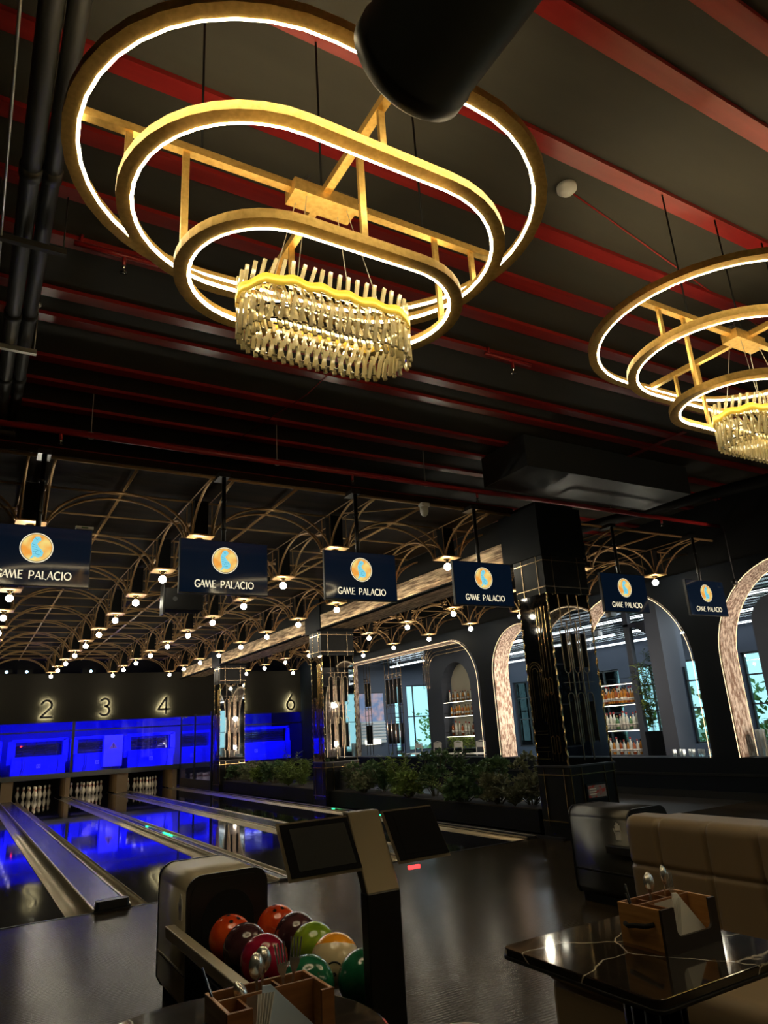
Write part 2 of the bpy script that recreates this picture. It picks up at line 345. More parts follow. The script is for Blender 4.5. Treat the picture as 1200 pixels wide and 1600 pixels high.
# outer window wall
WX = 19.0
b = MB(); bw = MB(); ye = -5.0; wins = []
for k in range(-8, 6): wins.append((12.9+2.0*k, 14.4+2.0*k))
zb0, zb1 = H-0.92, H+1.52
for (y0, y1) in wins:
    b.box(WX, WX+0.25, ye, y0, 0, H+3.6); b.box(WX, WX+0.25, y0, y1, 0, zb0); b.box(WX, WX+0.25, y0, y1, zb1, H+3.6); ye = y1
b.box(WX, WX+0.25, ye, 24.2, 0, H+3.6); struct('wall_outer', b, m_grey)
for i, (y0, y1) in enumerate(wins):
    f = MB()
    for yy in (y0+0.03, (y0+y1)/2, y1-0.03): f.box(WX+0.08, WX+0.14, yy-0.025, yy+0.025, zb0, zb1)
    for zz in (zb0+0.03, H+0.1, H+0.9, zb1-0.03): f.box(WX+0.08, WX+0.14, y0, y1, zz-0.022, zz+0.022)
    o = struct('window_%d' % (i+1), f, m_plast)
    g = MB(); g.box(WX+0.105, WX+0.115, y0, y1, zb0, zb1); g.build('window_pane', m_glass, o)
b = MB(); b.box(11.5, 19, -5, 24, H+2.46, H+2.52); struct('ceiling_bar', b, m_intceil)
b = MB(); xe = 11.0
for i, (x0, x1) in enumerate(((14.38, 14.66), (14.95, 16.2), (17.0, 18.6))):
    b.box(xe, x0, 24, 24.2, 0, H+3.6); b.box(x0, x1, 24, 24.2, 0, H-0.8); b.box(x0, x1, 24, 24.2, H+1.64, H+3.6); xe = x1
    f = MB()
    for xx in (x0+0.02, x1-0.02)+(((x0+x1)/2-0.3,) if i else ()): f.box(xx-0.02, xx+0.02, 24.05, 24.1, H-0.8, H+1.64)
    for zz in (H-0.78, H+0.45, H+1.62): f.box(x0, x1, 24.05, 24.1, zz-0.02, zz+0.02)
    o = struct('window_%d' % (i+20), f, m_plast)
    g = MB(); g.box(x0, x1, 24.07, 24.08, H-0.8, H+1.64); g.build('window_pane', m_glass, o)
b.box(xe, 19, 24, 24.2, 0, H+3.6); struct('wall_bar_end', b, m_grey)
# ground outside
b = MB(); b.box(19.3, 60, -40, 60, -0.3, -0.2); struct('ground_outside', b, m_leafB)

# ------------------------------------------------------------------ ceiling strips and pipes
for i, yy in enumerate([0.95, 1.37, 1.80, 2.50, 3.16, 3.74, 4.28, 4.80, 5.50, 5.90, 6.63, 7.13, 7.70, 8.33, 8.95, 9.6, 10.3, 11]):
    b = MB(); b.box(-2.9, 11.25, yy-0.06, yy+0.06, H+3.565, H+3.60)
    tag(b.build('ceiling_strip', m_red), 'red painted strip across the dark ceiling, %s counted from the top of the photo' % ORD[i], 'ceiling strip', 'red ceiling strips')
b = MB(); b.box(7.9, 7.98, 5.3, 6.4, H+3.555, H+3.563)
tag(b.build('ceiling_strip', m_red), 'short red cross strip joining two ceiling strips near the second chandelier', 'ceiling strip', 'red ceiling strips')
t = thing('sprinkler_pipe', 'long red sprinkler pipe running across in front of the vaulted frame', 'pipe', (0, 7.2, H+3.09))
b = MB(); b.tube([(-2.9, 0, 0), (11.2, 0, 0)], 0.032, 10); b.build('pipe_run', m_redpipe, t)
for x in (0.57, 3.9, 5.85, 7.2, 9.67):
    b = MB(); b.tube([(x, 0, -0.01), (x, 0, -0.09)], 0.018, 8); s_ = b.build('outlet', m_redpipe, t)
    b = MB(); b.lathe([(0.012, -0.10), (0.02, -0.12), (0.006, -0.125), (0.006, -0.15), (0.025, -0.152), (0.025, -0.157)], (x, 0, 0.01), 8); b.build('sprinkler_head', m_chrome, s_)
for x in (0.85, 2.9, 5.0, 8.5):
    b = MB(); b.bar((x, 0, 0.0), (x, 0, 0.51), 0.008); b.tube([(x+0.04*math.cos(q), 0.0, 0.04*math.sin(q)) for q in [k*PI/6 for k in range(12)]], 0.006, 4, True); b.build('hanger', m_galv, t)
# sprinkler stub under the first chandelier
for (x, yy, lb) in ((0.70, 4.72, 'left of the big chandelier'), (4.48, 4.73, 'between the two chandeliers')):
    t = thing('ceiling_sprinkler', 'red branch pipe with sprinkler head on the ceiling ' + lb, 'sprinkler', (x, yy, H+3.5))
    b = MB(); b.tube([(-0.35, 0, 0.02), (0.25, 0, 0.02)], 0.02, 8); b.tube([(0, 0, 0.02), (0, 0, -0.06)], 0.015, 8); b.tube([(-0.3, 0, 0.02), (-0.3, 0, 0.1)], 0.015, 6); b.build('branch_pipe', m_redpipe, t)
    b = MB(); b.lathe([(0.012, -0.06), (0.02, -0.08), (0.006, -0.09), (0.006, -0.12), (0.028, -0.122), (0.028, -0.128)], (0, 0, 0), 8); b.build('sprinkler_head', m_chrome, t)
# left bundle of pipes
for (x, z, r, lb) in ((0.02, 3.2, 0.055, 'left'), (0.13, 3.22, 0.05, 'right')):
    t = thing('ceiling_pipe', 'dark grey pipe under the ceiling at the left edge, %s one of the pair' % lb, 'pipe', (x, 0, H+z), 0, 'pair of dark ceiling pipes')
    b = MB(); b.tube([(0, -3, 0), (0, 7.6, 0)], r, 12); b.build('pipe_run', m_pipe, t)
    for yy in (2.4, 3.7, 5.3, 6.4): b = MB(); b.tube([(0, yy, 0), (0, yy+0.09, 0)], r*1.16, 12); b.build('pipe_coupling', m_pipe, t)
b = MB(); b.tube([(-0.1, -3, 0), (-0.1, 7.4, 0)], 0.008, 6)
tag(b.build('conduit', m_galv), 'thin pale conduit beside the pair of dark ceiling pipes', 'conduit').location = (0, 0, H+3.12)
for i, (x, yy, z, m_) in enumerate(((0.20, 5.75, 3.13, m_galv), (0.15, 7.54, 3.13, m_galv), (0.26, 4.32, 3.12, m_pipe))):
    t = thing('pipe_trapeze', ['slotted pale hanger strut under the dark pipes', 'pale hanger strut nearest the vault frame', 'dark hanger strut beside the big chandelier'][i], 'hanger', (x, yy, H+z), 0)
    b = MB(); b.box(-0.42, 0.02, -0.02, 0.02, -0.02, 0.02); b.build('strut', m_, t)
    for dx in (0.0, -0.4):
        b = MB(); b.tube([(dx, 0, 0), (dx, 0, 3.6-z)], 0.005, 5); b.lathe([(0.02, 3.57-z), (0.02, 3.6-z)], (dx, 0, 0), 8); b.build('threaded_rod', m_, t)
t = thing('air_duct', 'large round black air duct hanging over the big chandelier', 'duct', (1.12, 0, H+2.2))
prof = [(0.215, -0.6), (0.215, 1.44), (0.222, 1.445), (0.222, 1.50), (0.205, 1.515)]
b = MB(); b.lathe(prof, (0, 0, 0), 40); b.v = [(x, z, -y) for x, y, z in b.v]; b.build('duct_body', m_duct, t)
b = MB()
b.bar((0, 0.3, 0.2), (0, 0.3, 1.40), 0.01)
b.build('hanger', m_galv, t)
b = MB(); b.lathe([(0.07, 0), (0.07, -0.03), (0.05, -0.045), (0.045, -0.055)], (0, 0, 0), 24)
tag(b.build('smoke_detector', m_white), 'round white smoke detector on the ceiling right of the big chandelier', 'smoke detector').location = (3.32, 2.74, H+3.60)
b = MB(); b.tube([(3.40, 2.76, 3.59), (8.4, 3.6, 3.59)], 0.006, 5)
tag(b.build('ceiling_cable', m_redpipe), 'thin reddish cable from the smoke detector towards the second chandelier', 'cable').location = (0, 0, H)
b = MB(); b.tube([(2.95, 4.8, 3.555), (2.9, 6.3, 3.555), (2.5, 8.2, 3.555)], 0.006, 5)
tag(b.build('ceiling_cable', m_redpipe), 'thin dark red cable crossing the ceiling strips below the crystals', 'cable').location = (0, 0, H)
b = MB(); b.box(5.95, 9.2, 6.25, 7.15, H+3.14, H+3.58); tag(b.build('ceiling_bulkhead', mat('bulkhead_paint', (0.03, 0.034, 0.04), 0.5)), 'boxed black bulkhead under the ceiling above the big column', 'bulkhead')
b = MB(); b.tube([(9.3, 9, 0), (10.4, 5, 0), (10.7, 2, 0)], 0.09, 10)
tag(b.build('ceiling_pipe', m_mblack), 'thick black pipe under the ceiling at the upper right', 'pipe').location = (0, 0, H+3.3)

# ------------------------------------------------------------------ chandeliers
def stad(L, W, n=20):      # stadium outline, long axis x
    r = W/2; a = L/2-r; p = []
    p += [(a+r*math.cos(-PI/2+PI*i/n), r*math.sin(-PI/2+PI*i/n)) for i in range(n+1)]
    p += [(-a+r*math.cos(PI/2+PI*i/n), r*math.sin(PI/2+PI*i/n)) for i in range(n+1)]
    return p
def ring(t, L, W, z, name='ring'):
    w_, h_ = 0.062, 0.045
    o = stad(L, W); i_ = stad(L-2*w_, W-2*w_); n = len(o)
    b = MB(); vs = [(x, y, z) for x, y in o]+[(x, y, z+h_) for x, y in o]+[(x, y, z+h_) for x, y in i_]+[(x, y, z) for x, y in i_]
    fs = []
    for k in range(n):
        j = (k+1) % n
        for s_ in range(4): e = (s_+1) % 4; fs.append((s_*n+k, s_*n+j, e*n+j, e*n+k))
    b.add(vs, fs); rg = b.build(name, m_gold, t)
    li = stad(L-2*w_-0.006, W-2*w_-0.006); b = MB()
    b.tube([(x, y, z+0.005) for x, y in li], 0.0085, 6, True); b.build('led_strip', m_led, rg)
    return rg
def chandelier(label, loc, crystals=True):
    t = thing('ring_chandelier', label, 'chandelier', loc, 0, 'ring chandeliers')
    ring(t, 2.36, 1.72, 0.0); ring(t, 1.90, 1.23, -0.23); ring(t, 1.40, 0.84, -0.54)
    b = MB(); b.box(-1.15, 1.15, -0.02, 0.02, 0.02, 0.06); b.build('cross_bar', m_gold, t)
    b = MB(); b.box(-0.02, 0.02, -0.83, 0.83, 0.02, 0.06); b.build('cross_bar', m_gold, t)
    for x, y, z in ((-0.915, 0, -0.19), (0.915, 0, -0.19), (0, -0.585, -0.19), (0, 0.585, -0.19), (-0.67, 0, -0.5), (0.67, 0, -0.5), (0, -0.39, -0.5), (0, 0.39, -0.5)):
        b = MB(); b.bar((x, y, z), (x, y, 0.025), 0.03, 0.018); b.build('post', m_gold, t)
    b = MB(); b.box(-0.17, 0.17, -0.06, 0.06, -0.02, 0.05); bx = b.build('driver_box', m_gold, t)
    b = MB(); b.box(-0.14, 0.17, -0.02, 0.02, 0.06, 0.10); b.tube([(-0.1, 0, 0.1), (-0.06, 0, 0.15)], 0.006, 5); b.build('terminal_block', m_plast, bx)
    for x, y in ((-0.6, 0), (0.6, 0), (0, 0)): b = MB(); b.tube([(x, y, 0.05), (x, y, 1.10)], 0.006, 5); b.build('ceiling_rod', m_mblack, t)
    for x, y in ((-0.26, 0.1), (-0.2, -0.12), (0.24, -0.1), (0.2, 0.1)): b = MB(); b.tube([(x*0.5, y*0.3, -0.02), (x, y, -0.60)], 0.0022, 4); b.build('suspension_wire', m_galv, t)
    cl, cw, z0 = 0.84, 0.34, -0.84
    o = stad(cl, cw, 10)
    # outline resampled evenly
    P = []; tot = 0; seg = []
    for i in range(len(o)):
        a = Vector(o[i]); c = Vector(o[(i+1) % len(o)]); seg.append((a, c, (c-a).length)); tot += (c-a).length
    def at(s):
        s %= tot
        for a, c, l in seg:
            if s <= l: return a+(c-a)*(s/max(l, 1e-9)), (c-a).normalized()
            s -= l
        return seg[0][0], (seg[0][1]-seg[0][0]).normalized()
    b = MB(); n = 120; vs = []
    for i in range(n):
        p, tg = at(tot*i/n); nrm = Vector((tg.y, -tg.x)); ww = 0.008*math.sin(i*2*PI/7.5)
        q = p+nrm*0.012
        vs += [(q.x, q.y, z0+0.178+ww), (q.x, q.y, z0+0.226+ww)]
    b.add(vs, [(2*i, 2*((i+1) % n), 2*((i+1) % n)+1, 2*i+1) for i in range(n)], True); bd = b.build('wavy_band', m_goldband, t)
    md = bd.modifiers.new('th', 'SOLIDIFY'); md.thickness = 0.003
    if crystals:
        b = MB(); ins = stad(cl-0.06, cw-0.06, 10)
        b.tube([(x, y, z0+0.21) for x, y in ins], 0.006, 5, True); b.build('inner_led', emit('crystal_led', (1.0, 0.85, 0.5), 12), t)
        b = MB()
        for dz in (0.03, 0.10, 0.2): b.tube([(x*0.96, y*0.9, z0+dz) for x, y in o], 0.005, 4, True)
        b.build('inner_frame', m_chrome, t)
        def rod(mb, s, zc, L, tilt, off, w_=0.0165):
            p, tg = at(s); nrm = Vector((tg.y, -tg.x)); p = p+nrm*off
            d = Vector((tg.x*math.sin(tilt), tg.y*math.sin(tilt), math.cos(tilt)))
            a = Vector((p.x, p.y, zc))-d*L/2; c = Vector((p.x, p.y, zc))+d*L/2
            mb.bar(a, c, w_, w_*0.8)
        # the rods nearest the eye are parts of their own; the rest of the mass is one part
        cnt = 0; rest = MB(); N = 46
        for i in range(N):
            s = tot*i/N; p, _ = at(s)
            for (zc, L, tl, off) in ((z0+0.235, 0.15, 0.22+random.uniform(-.12, .12), 0.0), (z0+0.075, 0.14, 0.16+random.uniform(-.1, .1), 0.0)):
                if cnt < 90 and (p.y < 0.06):
                    m1 = MB(); rod(m1, s, zc, L, tl, off); m1.build('crystal_rod', m_cry, t); cnt += 1
                else: rod(rest, s, zc, L, tl, off)
        for i in range(N):
            s = tot*(i+0.5)/N
            rod(rest, s, z0+0.15, 0.15, -0.3+random.uniform(-.12, .12), -0.022); rod(rest, s, z0+0.045, 0.10, -0.2, -0.045)
        r_ = rest.build('crystal_rods', m_cry, t); r_['kind'] = 'stuff'
    return t
CH = (1.28, 2.54, H+2.5)
ch1 = chandelier('big gold chandelier of three glowing rings with crystals, nearest overhead', CH)
dup(ch1, (4.58, 2.46, H+2.5), None, 'gold ring chandelier cut by the right edge of the photo, farther off')
ch3 = chandelier('added gold ring chandelier, unseen behind the camera on the left', (1.28, -1.6, H+2.5), False)  # added out of view to light the tables, sofa and balls
dup(ch3, (4.58, -1.6, H+2.5), None, 'added gold ring chandelier, unseen behind the camera on the right')
dup(ch3, (8.2, -1.6, H+2.5), None, 'added gold ring chandelier, unseen behind the camera at the far right')

# ------------------------------------------------------------------ vaulted tube frame over the lanes, with globe bulbs
NZ, CZ, SP = H+2.36, H+2.80, 1.83
def fan_mesh():
    b = MB(); a = SP/2-0.14; t0 = math.radians(14); hh = CZ-NZ-0.02
    def prof(u):
        t = t0+(PI/2-t0)*u
        return a*(math.cos(t0)-math.cos(t))/math.cos(t0), hh*(math.sin(t)-math.sin(t0))/(1-math.sin(t0))
    for dx, dy in ((1, 0), (-1, 0), (0, 1), (0, -1)):
        for s in (-0.12, 0.12):
            pts = []
            for k in range(9):
                h_, v_ = prof(k/8); h_ += 0.14
                pts.append((dx*h_+(s if dx == 0 else 0), dy*h_+(s if dy == 0 else 0), v_))
            b.tube(pts, 0.015, 5)
    for sx in (-0.12, 0.12):
        for sy in (-0.12, 0.12): b.tube([(sx, sy, 0), (sx, sy, hh)], 0.007, 4)
    return b
def vault(label, xs, ys, loc):
    t = thing('vault_frame', label, 'ceiling frame', loc)
    ox, oy, oz = loc
    first = None
    for i, x in enumerate(xs):
        for j, y in enumerate(ys):
            if first is None:
                f = fan_mesh().build('rib_fan', m_rib, t)
                b = MB(); b.box(-0.15, 0.15, -0.15, 0.15, -0.015, 0.005); p = b.build('node_plate', m_rib, f)
                b = MB(); b.box(-0.085, 0.085, -0.085, 0.085, 0.01, CZ-NZ); q = b.build('shaft_panel', m_mblack, f)
                first = f
            else:
                f = first.copy(); C.objects.link(f); f.parent = t
                for g in first.children: d = g.copy(); C.objects.link(d); d.parent = f
            f.location = (x-ox, y-oy, NZ-oz)
    x0, x1, y0, y1 = xs[0]-SP/2, xs[-1]+0.5, ys[0]-SP/2, ys[-1]+0.55
    yy = y0; k = 0
    while yy < y1+0.1:
        b = MB(); b.tube([(x0-ox, yy-oy, CZ-oz), (x1-ox, yy-oy, CZ-oz)], 0.014 if k else 0.02, 5); b.build('cross_tube', m_rib, t); yy += SP/2; k += 1
    for x in [xs[0]-SP/2+SP*i for i in range(len(xs)+1)]:
        if x > x1: continue
        b = MB(); b.tube([(x-ox, y0-oy, CZ-oz), (x-ox, y1-oy, CZ-oz)], 0.018, 6); b.build('long_tube', m_rib, t)
    for x in xs:
        for s in (-0.12, 0.12):
            b = MB(); b.tube([(x+s-ox, y0-oy, CZ-oz), (x+s-ox, y1-oy, CZ-oz)], 0.008, 4); b.build('long_tube', m_rib, t)
    return t
XL = [0.42, 2.25, 4.08, 5.91]; XR = [8.62, 10.43]; YN = [8.12+SP*k for k in range(10)]
vault('gold tube frame of small vaults over the blue lit lanes', XL, YN, (2.25, 7.2, CZ))
vault('gold tube frame of small vaults right of the mirrored columns', XR, YN, (9.5, 7.2, CZ))
bulb0 = None
for xi, x in enumerate(XL+XR):
    where = ['over lane 1', 'over lane 2', 'over lane 3', 'over lane 4', 'right of the columns', 'by the arcade wall'][xi]
    for j, y in enumerate(YN):
        lb = 'round glowing bulb under the vault %s, %s from the front' % (where, ORD[j])
        if bulb0 is None:
            bulb0 = thing('globe_bulb', lb, 'bulb', (x, y, NZ-0.016), 0, 'globe bulbs under the vaults')
            b = MB(); b.sphere((0, 0, -0.115), 0.052, 16, 10); b.build('globe', m_bulb, bulb0)
            b = MB(); b.lathe([(0.05, 0), (0.05, -0.01), (0.022, -0.02), (0.022, -0.065), (0.028, -0.068)], (0, 0, 0), 12); b.build('socket', m_trim, bulb0)
        else: dup(bulb0, (x, y, NZ-0.016), None, lb)

# stone clad beam between the columns
for i, (y0, y1) in enumerate(((7.56, 13.78), (14.56, 20.78), (21.5, 25.2))):
    t = thing('stone_beam', 'stone clad beam over the planters, ' + ['between the two nearest mirrored columns', 'between the two farther mirrored columns', 'beyond the farthest mirrored column'][i], 'beam', (6.9, (y0+y1)/2, H+2.2), 0, 'stone clad beams')
    h2 = (y1-y0)/2
    b = MB(); b.box(-0.38, 0.38, -h2, h2, 0.30, 0.64); b.build('beam_core', m_mblack, t)
    b = MB(); b.box(-0.40, 0.38, -h2, h2, 0.0, 0.28); b.build('stone_cladding', m_beamst, t)
    b = MB(); b.box(-0.50, -0.40, -h2, h2, -0.065, -0.055); b.box(-0.50, -0.49, -h2, h2, -0.065, -0.03); b.build('added_light_trough', m_mblack, t)  # added board that hides the strip lighting the stone
    b = MB(); b.tube([(-0.470, -h2+0.05, -0.045), (-0.470, h2-0.05, -0.045)], 0.006, 5); b.build('led_strip', m_beamfill, t)  # added strip that brightens the stone face

# ------------------------------------------------------------------ mirrored columns
def column(y0, label, blackglass=False):
    x0, wx, dy = 6.52, 0.75, 0.55
    t = thing('mirrored_column', label, 'column', (x0, y0, 0), 0, 'mirrored columns')
    b = MB(); b.box(0.02, wx-0.02, 0.02, dy-0.02, 0, H+2.9); b.build('column_core', m_colblk, t)
    b = MB(); b.box(0, wx, 0, dy, H-0.56, H+1.62); b.build('mirror_cladding', m_mirror, t)
    if blackglass: b = MB(); b.box(-0.0008, 0.0, 0, dy, H-0.56, H+1.62); b.build('black_glass_face', m_bglass, t)
    b = MB(); b.box(-0.015, wx+0.015, -0.015, dy+0.015, 0, H-0.56); b.build('base_panel', m_colblk, t)
    b = MB(); b.box(-0.02, wx+0.02, -0.02, dy+0.02, H+1.62, H+2.13); b.build('upper_band', m_colblk, t)
    b = MB(); b.box(-0.04, wx+0.04, -0.04, dy+0.2, H+2.13, H+2.84); b.build('capital_box', m_wall, t)
    e = 0.022
    b = MB()
    for z in (H+2.06, H+1.70): 
        b.box(-e-0.004, wx+e+0.004, -e-0.004, -e+0.004, z-0.007, z+0.007); b.box(-e-0.004, -e+0.004, -e, dy, z-0.007, z+0.007)
    for x in (0.14, 0.61): b.box(x-0.007, x+0.007, -e-0.006, -e+0.004, H+1.60, H+2.13)
    for y in (0.1, 0.4): b.box(-e-0.006, -e+0.004, y-0.007, y+0.007, H+1.60, H+2.13)
    b.build('upper_grid', m_trim2, t)
    b = MB()
    for z in (H-0.66, H-1.2):
        b.box(-e-0.004, wx+e, -e-0.004, -e+0.006, z-0.008, z+0.008); b.box(-e-0.004, -e+0.006, -e, dy, z-0.008, z+0.008)
    for x in (0.0, 0.18, 0.58, 0.745): b.box(x-0.006, x+0.006, -e-0.006, -e+0.004, H-1.26, H-0.58)
    for y in (0.08, 0.44): b.box(-e-0.006, -e+0.004, y-0.006, y+0.006, H-1.26, H-0.58)
    b.build('base_grid', m_trim, t)
    b = MB(); b.box(-0.03, wx+0.03, -0.03, dy+0.03, H-0.57, H-0.55); b.build('ledge', m_plast, t)
    # twisted looking gold corner strips
    for (cx, cy) in ((0, 0), (wx, 0), (0, dy)):
        b = MB(); k = 90; z0, z1 = H-0.55, H+2.12
        pts = [(cx+0.006*math.cos(i*1.3), cy+0.006*math.sin(i*1.3), z0+(z1-z0)*i/k) for i in range(k+1)]
        b.tube(pts, 0.012, 5); b.build('corner_strip', m_trim, t)
    # deco inlay: left face
    f0 = lambda p: (-0.001, p[0], p[1]); f1 = lambda p: (-0.009, p[0], p[1])
    b = MB()
    zb, zt = H-0.05, H+0.75
    for ins, wd in ((0.0, 0.008), (0.035, 0.008), (0.08, 0.005)):
        c = 0.40; r = 0.13-ins
        st = [(c+r, zb+ins)]+arc(c, zt-0.13, r, 0, 180, 12)+[(c-r, zb+ins)]
        stroke(b, st, wd, f0, f1)
    for yy in (0.245, 0.20, 0.14, 0.08):
        stroke(b, [(yy, H-0.5), (yy, H+1.45)], 0.005, f0, f1)
    for z in (H-0.13, H-0.17, H-0.33, H-0.38, H-0.47): stroke(b, [(0.29, z), (0.53, z)], 0.008, f0, f1)
    stroke(b, [(0.33, H-0.38), (0.33, H-0.46)], 0.007, f0, f1)
    b.build('deco_lines', m_trim, t)
    b = MB()
    for z in (H+0.42, H-0.30):
        for yy in (0.205, 0.12):
            stroke(b, arc(yy, z+0.08, 0.026, 0, 180, 8)+arc(yy, z-0.08, 0.026, 180, 360, 8)+[(yy+0.026, z+0.08)], 0.012, f0, lambda p: (-0.014, p[0], p[1]))
    b.build('oval_ornament', m_trim, t)
    # front face: reflection of a deco screen modelled as solid lines
    f0 = lambda p: (p[0], -0.001, p[1]); f1 = lambda p: (p[0], -0.008, p[1])
    b = MB()
    for x in (0.20, 0.37, 0.54):
        stroke(b, arc(x, H+1.12, 0.05, 180, 0, 10), 0.006, f0, f1); stroke(b, arc(x, H+0.62, 0.05, 180, 360, 10), 0.006, f0, f1)
        for s in (-0.05, 0.05): stroke(b, [(x+s, H+0.62), (x+s, H+1.12)], 0.006, f0, f1)
        stroke(b, [(x, H+1.17), (x, H+1.6)], 0.005, f0, f1); stroke(b, [(x, H+0.57), (x, H+0.35)], 0.005, f0, f1)
        stroke(b, arc(x, H+0.27, 0.05, 180, 0, 10), 0.006, f0, f1)
        for s in (-0.05, 0.05): stroke(b, [(x+s, H-0.3), (x+s, H+0.27)], 0.006, f0, f1)
    for x in (0.285, 0.455): stroke(b, [(x, H-0.5), (x, H+1.25)], 0.009, f0, f1)
    stroke(b, [(0.1, H+1.25), (0.64, H+1.25)], 0.006, f0, f1); stroke(b, [(0.1, H+0.45), (0.64, H+0.45)], 0.005, f0, f1)
    b.build('deco_lines', m_trim2, t)
    b = MB()
    for x in (0.20, 0.37, 0.54): b.box(x-0.03, x+0.03, -0.01, -0.001, H+0.64, H+1.08); b.box(x-0.03, x+0.03, -0.01, -0.001, H-0.28, H+0.2)
    b.build('reflected_bars', m_mblack, t)  # dark bars of the reflected screen, built onto the mirror
    return t
col3 = column(6.8, 'large black and gold mirrored column nearest, beside the dark grey ball return', True)
column(13.8, 'mirrored column in the middle, standing among the planter boxes')
column(20.9, 'slim mirrored column farthest away, left end of the planter row')
# small framed notice on the nearest column
t = thing('framed_notice', 'small framed colour notice on the base of the nearest mirrored column', 'notice', (6.9, 6.77, H-0.87))
b = MB(); b.box(-0.17, 0.17, -0.012, 0.0, -0.09, 0.09); b.build('frame', m_black, t)
b = MB(); b.box(-0.15, 0.15, -0.016, -0.012, -0.07, 0.07); b.build('print', mat('notice_print', (0.30, 0.27, 0.27), 0.4, noise=((0.5, 0.06, 0.05), (14, 14, 22), 3, 0.5, 0.6)), t)
b = MB()
for z in (0.03, 0.0, -0.03): b.box(-0.13, -0.02, -0.018, -0.016, z-0.006, z+0.006)
b.build('text_line', m_paper, t)

# ------------------------------------------------------------------ lanes
def slab(name, x0, x1, y0, y1, z0, z1, m, label, cat, group):
    b = MB(); b.box(x0-(x0+x1)/2, x1-(x0+x1)/2, 0, y1-y0, 0, z1-z0); o = b.build(name, m); o.location = ((x0+x1)/2, y0, z0); return tag(o, label, cat, group)
LN = [(-0.11, 0.95), (1.67, 2.73), (3.24, 4.30), (5.02, 6.08)]
for i, (a, c) in enumerate(LN):
    slab('bowling_lane', a, c, FY, 26.7, -0.11, 0.0, m_lane, 'glossy dark bowling lane running to the blue pit below number %d' % (i+1), 'bowling lane', 'bowling lanes')
def gutter(x0, x1, label):
    w_ = x1-x0; L = PY-FY+0.6
    b = MB(); n = 10; pr = [(-w_/2, 0.0)]+[(-w_/2*math.cos(PI*i/n)*0.96, -0.075*math.sin(PI*i/n)) for i in range(n+1)]+[(w_/2, 0.0)]
    vs = [(x, 0, z) for x, z in pr]+[(x, L, z) for x, z in pr]; k = len(pr)
    b.add(vs, [(i, i+1, k+i+1, k+i) for i in range(k-1)], True); o = b.build('lane_gutter', m_alu)
    md = o.modifiers.new('th', 'SOLIDIFY'); md.thickness = 0.006
    o.location = ((x0+x1)/2, FY, 0.004); tag(o, label, 'gutter', 'lane gutters')
gutter(0.955, 1.19, 'wide shiny metal gutter right of lane 1'); gutter(1.51, 1.665, 'narrow metal gutter left of lane 2')
gutter(2.735, 2.97, 'shiny metal gutter right of lane 2'); gutter(3.08, 3.235, 'narrow metal gutter left of lane 3')
gutter(4.305, 4.54, 'metal gutter right of lane 3'); gutter(4.86, 5.015, 'narrow metal gutter left of lane 4')
gutter(6.085, 6.30, 'metal gutter right of lane 4'); gutter(-0.345, -0.115, 'metal gutter left of lane 1')
for x0, x1, lb in ((1.19, 1.51, 'broad dark divider between lanes 1 and 2'), (2.97, 3.08, 'narrow dark divider between lanes 2 and 3'), (4.54, 4.86, 'broad dark divider between lanes 3 and 4'), (6.30, 6.45, 'dark divider between lane 4 and the planters')):
    t = thing('lane_divider', lb, 'lane divider', ((x0+x1)/2, FY, 0), 0, 'lane dividers'); h2 = (x1-x0)/2
    b = MB(); b.box(-h2, h2, 0, PY-FY+1, -0.11, 0.022); b.build('divider_cap', m_cap, t)
    b = MB()
    for s in (-1, 1): b.box(s*h2-0.008, s*h2+0.008, 0, PY-FY+1, 0.012, 0.028)
    b.build('edge_trim', m_alu, t)
b = MB(); b.prism(rrect(0.30, 0.12, 0.03), lambda p: (p[0], p[1], 0.022), lambda p: (p[0]*0.94, p[1]*0.9, 0.085)); 
tag(b.build('divider_end_cap', m_black), 'glossy black end cap on the divider between lanes 1 and 2', 'end cap').location = (1.35, 7.50, 0)
b = MB(); b.box(0, 0.045, 0, 14.5, 0, 0.03); o = b.build('planter_kerb', m_cap); tag(o, 'low dark kerb edging under the planters along lane 4', 'kerb'); o.location = (6.46, 7.0, 0)
# foul line strip
b = MB(); b.box(LX0, LX1, FY-0.02, FY, 0, 0.004); tag(b.build('foul_line', m_black), 'thin dark foul line where the lanes begin', 'foul line')
for (x, y, L, lb) in ((3.03, 13.9, 0.12, 'farthest green light on the divider between lanes 2 and 3'), (3.03, 12.4, 0.55, 'long green light streak on the divider between lanes 2 and 3'),
                   (6.38, 13.2, 0.1, 'left one of three green lights by the planters'), (6.38, 12.3, 0.1, 'middle one of three green lights by the planters'), (6.38, 11.4, 0.1, 'right one of three green lights by the planters')):
    b = MB(); b.box(-0.012, 0.012, -L/2, L/2, 0, 0.012); o = b.build('indicator_light', m_green_led); tag(o, lb, 'indicator light', 'green lane lights'); o.location = (x, y, 0.023)

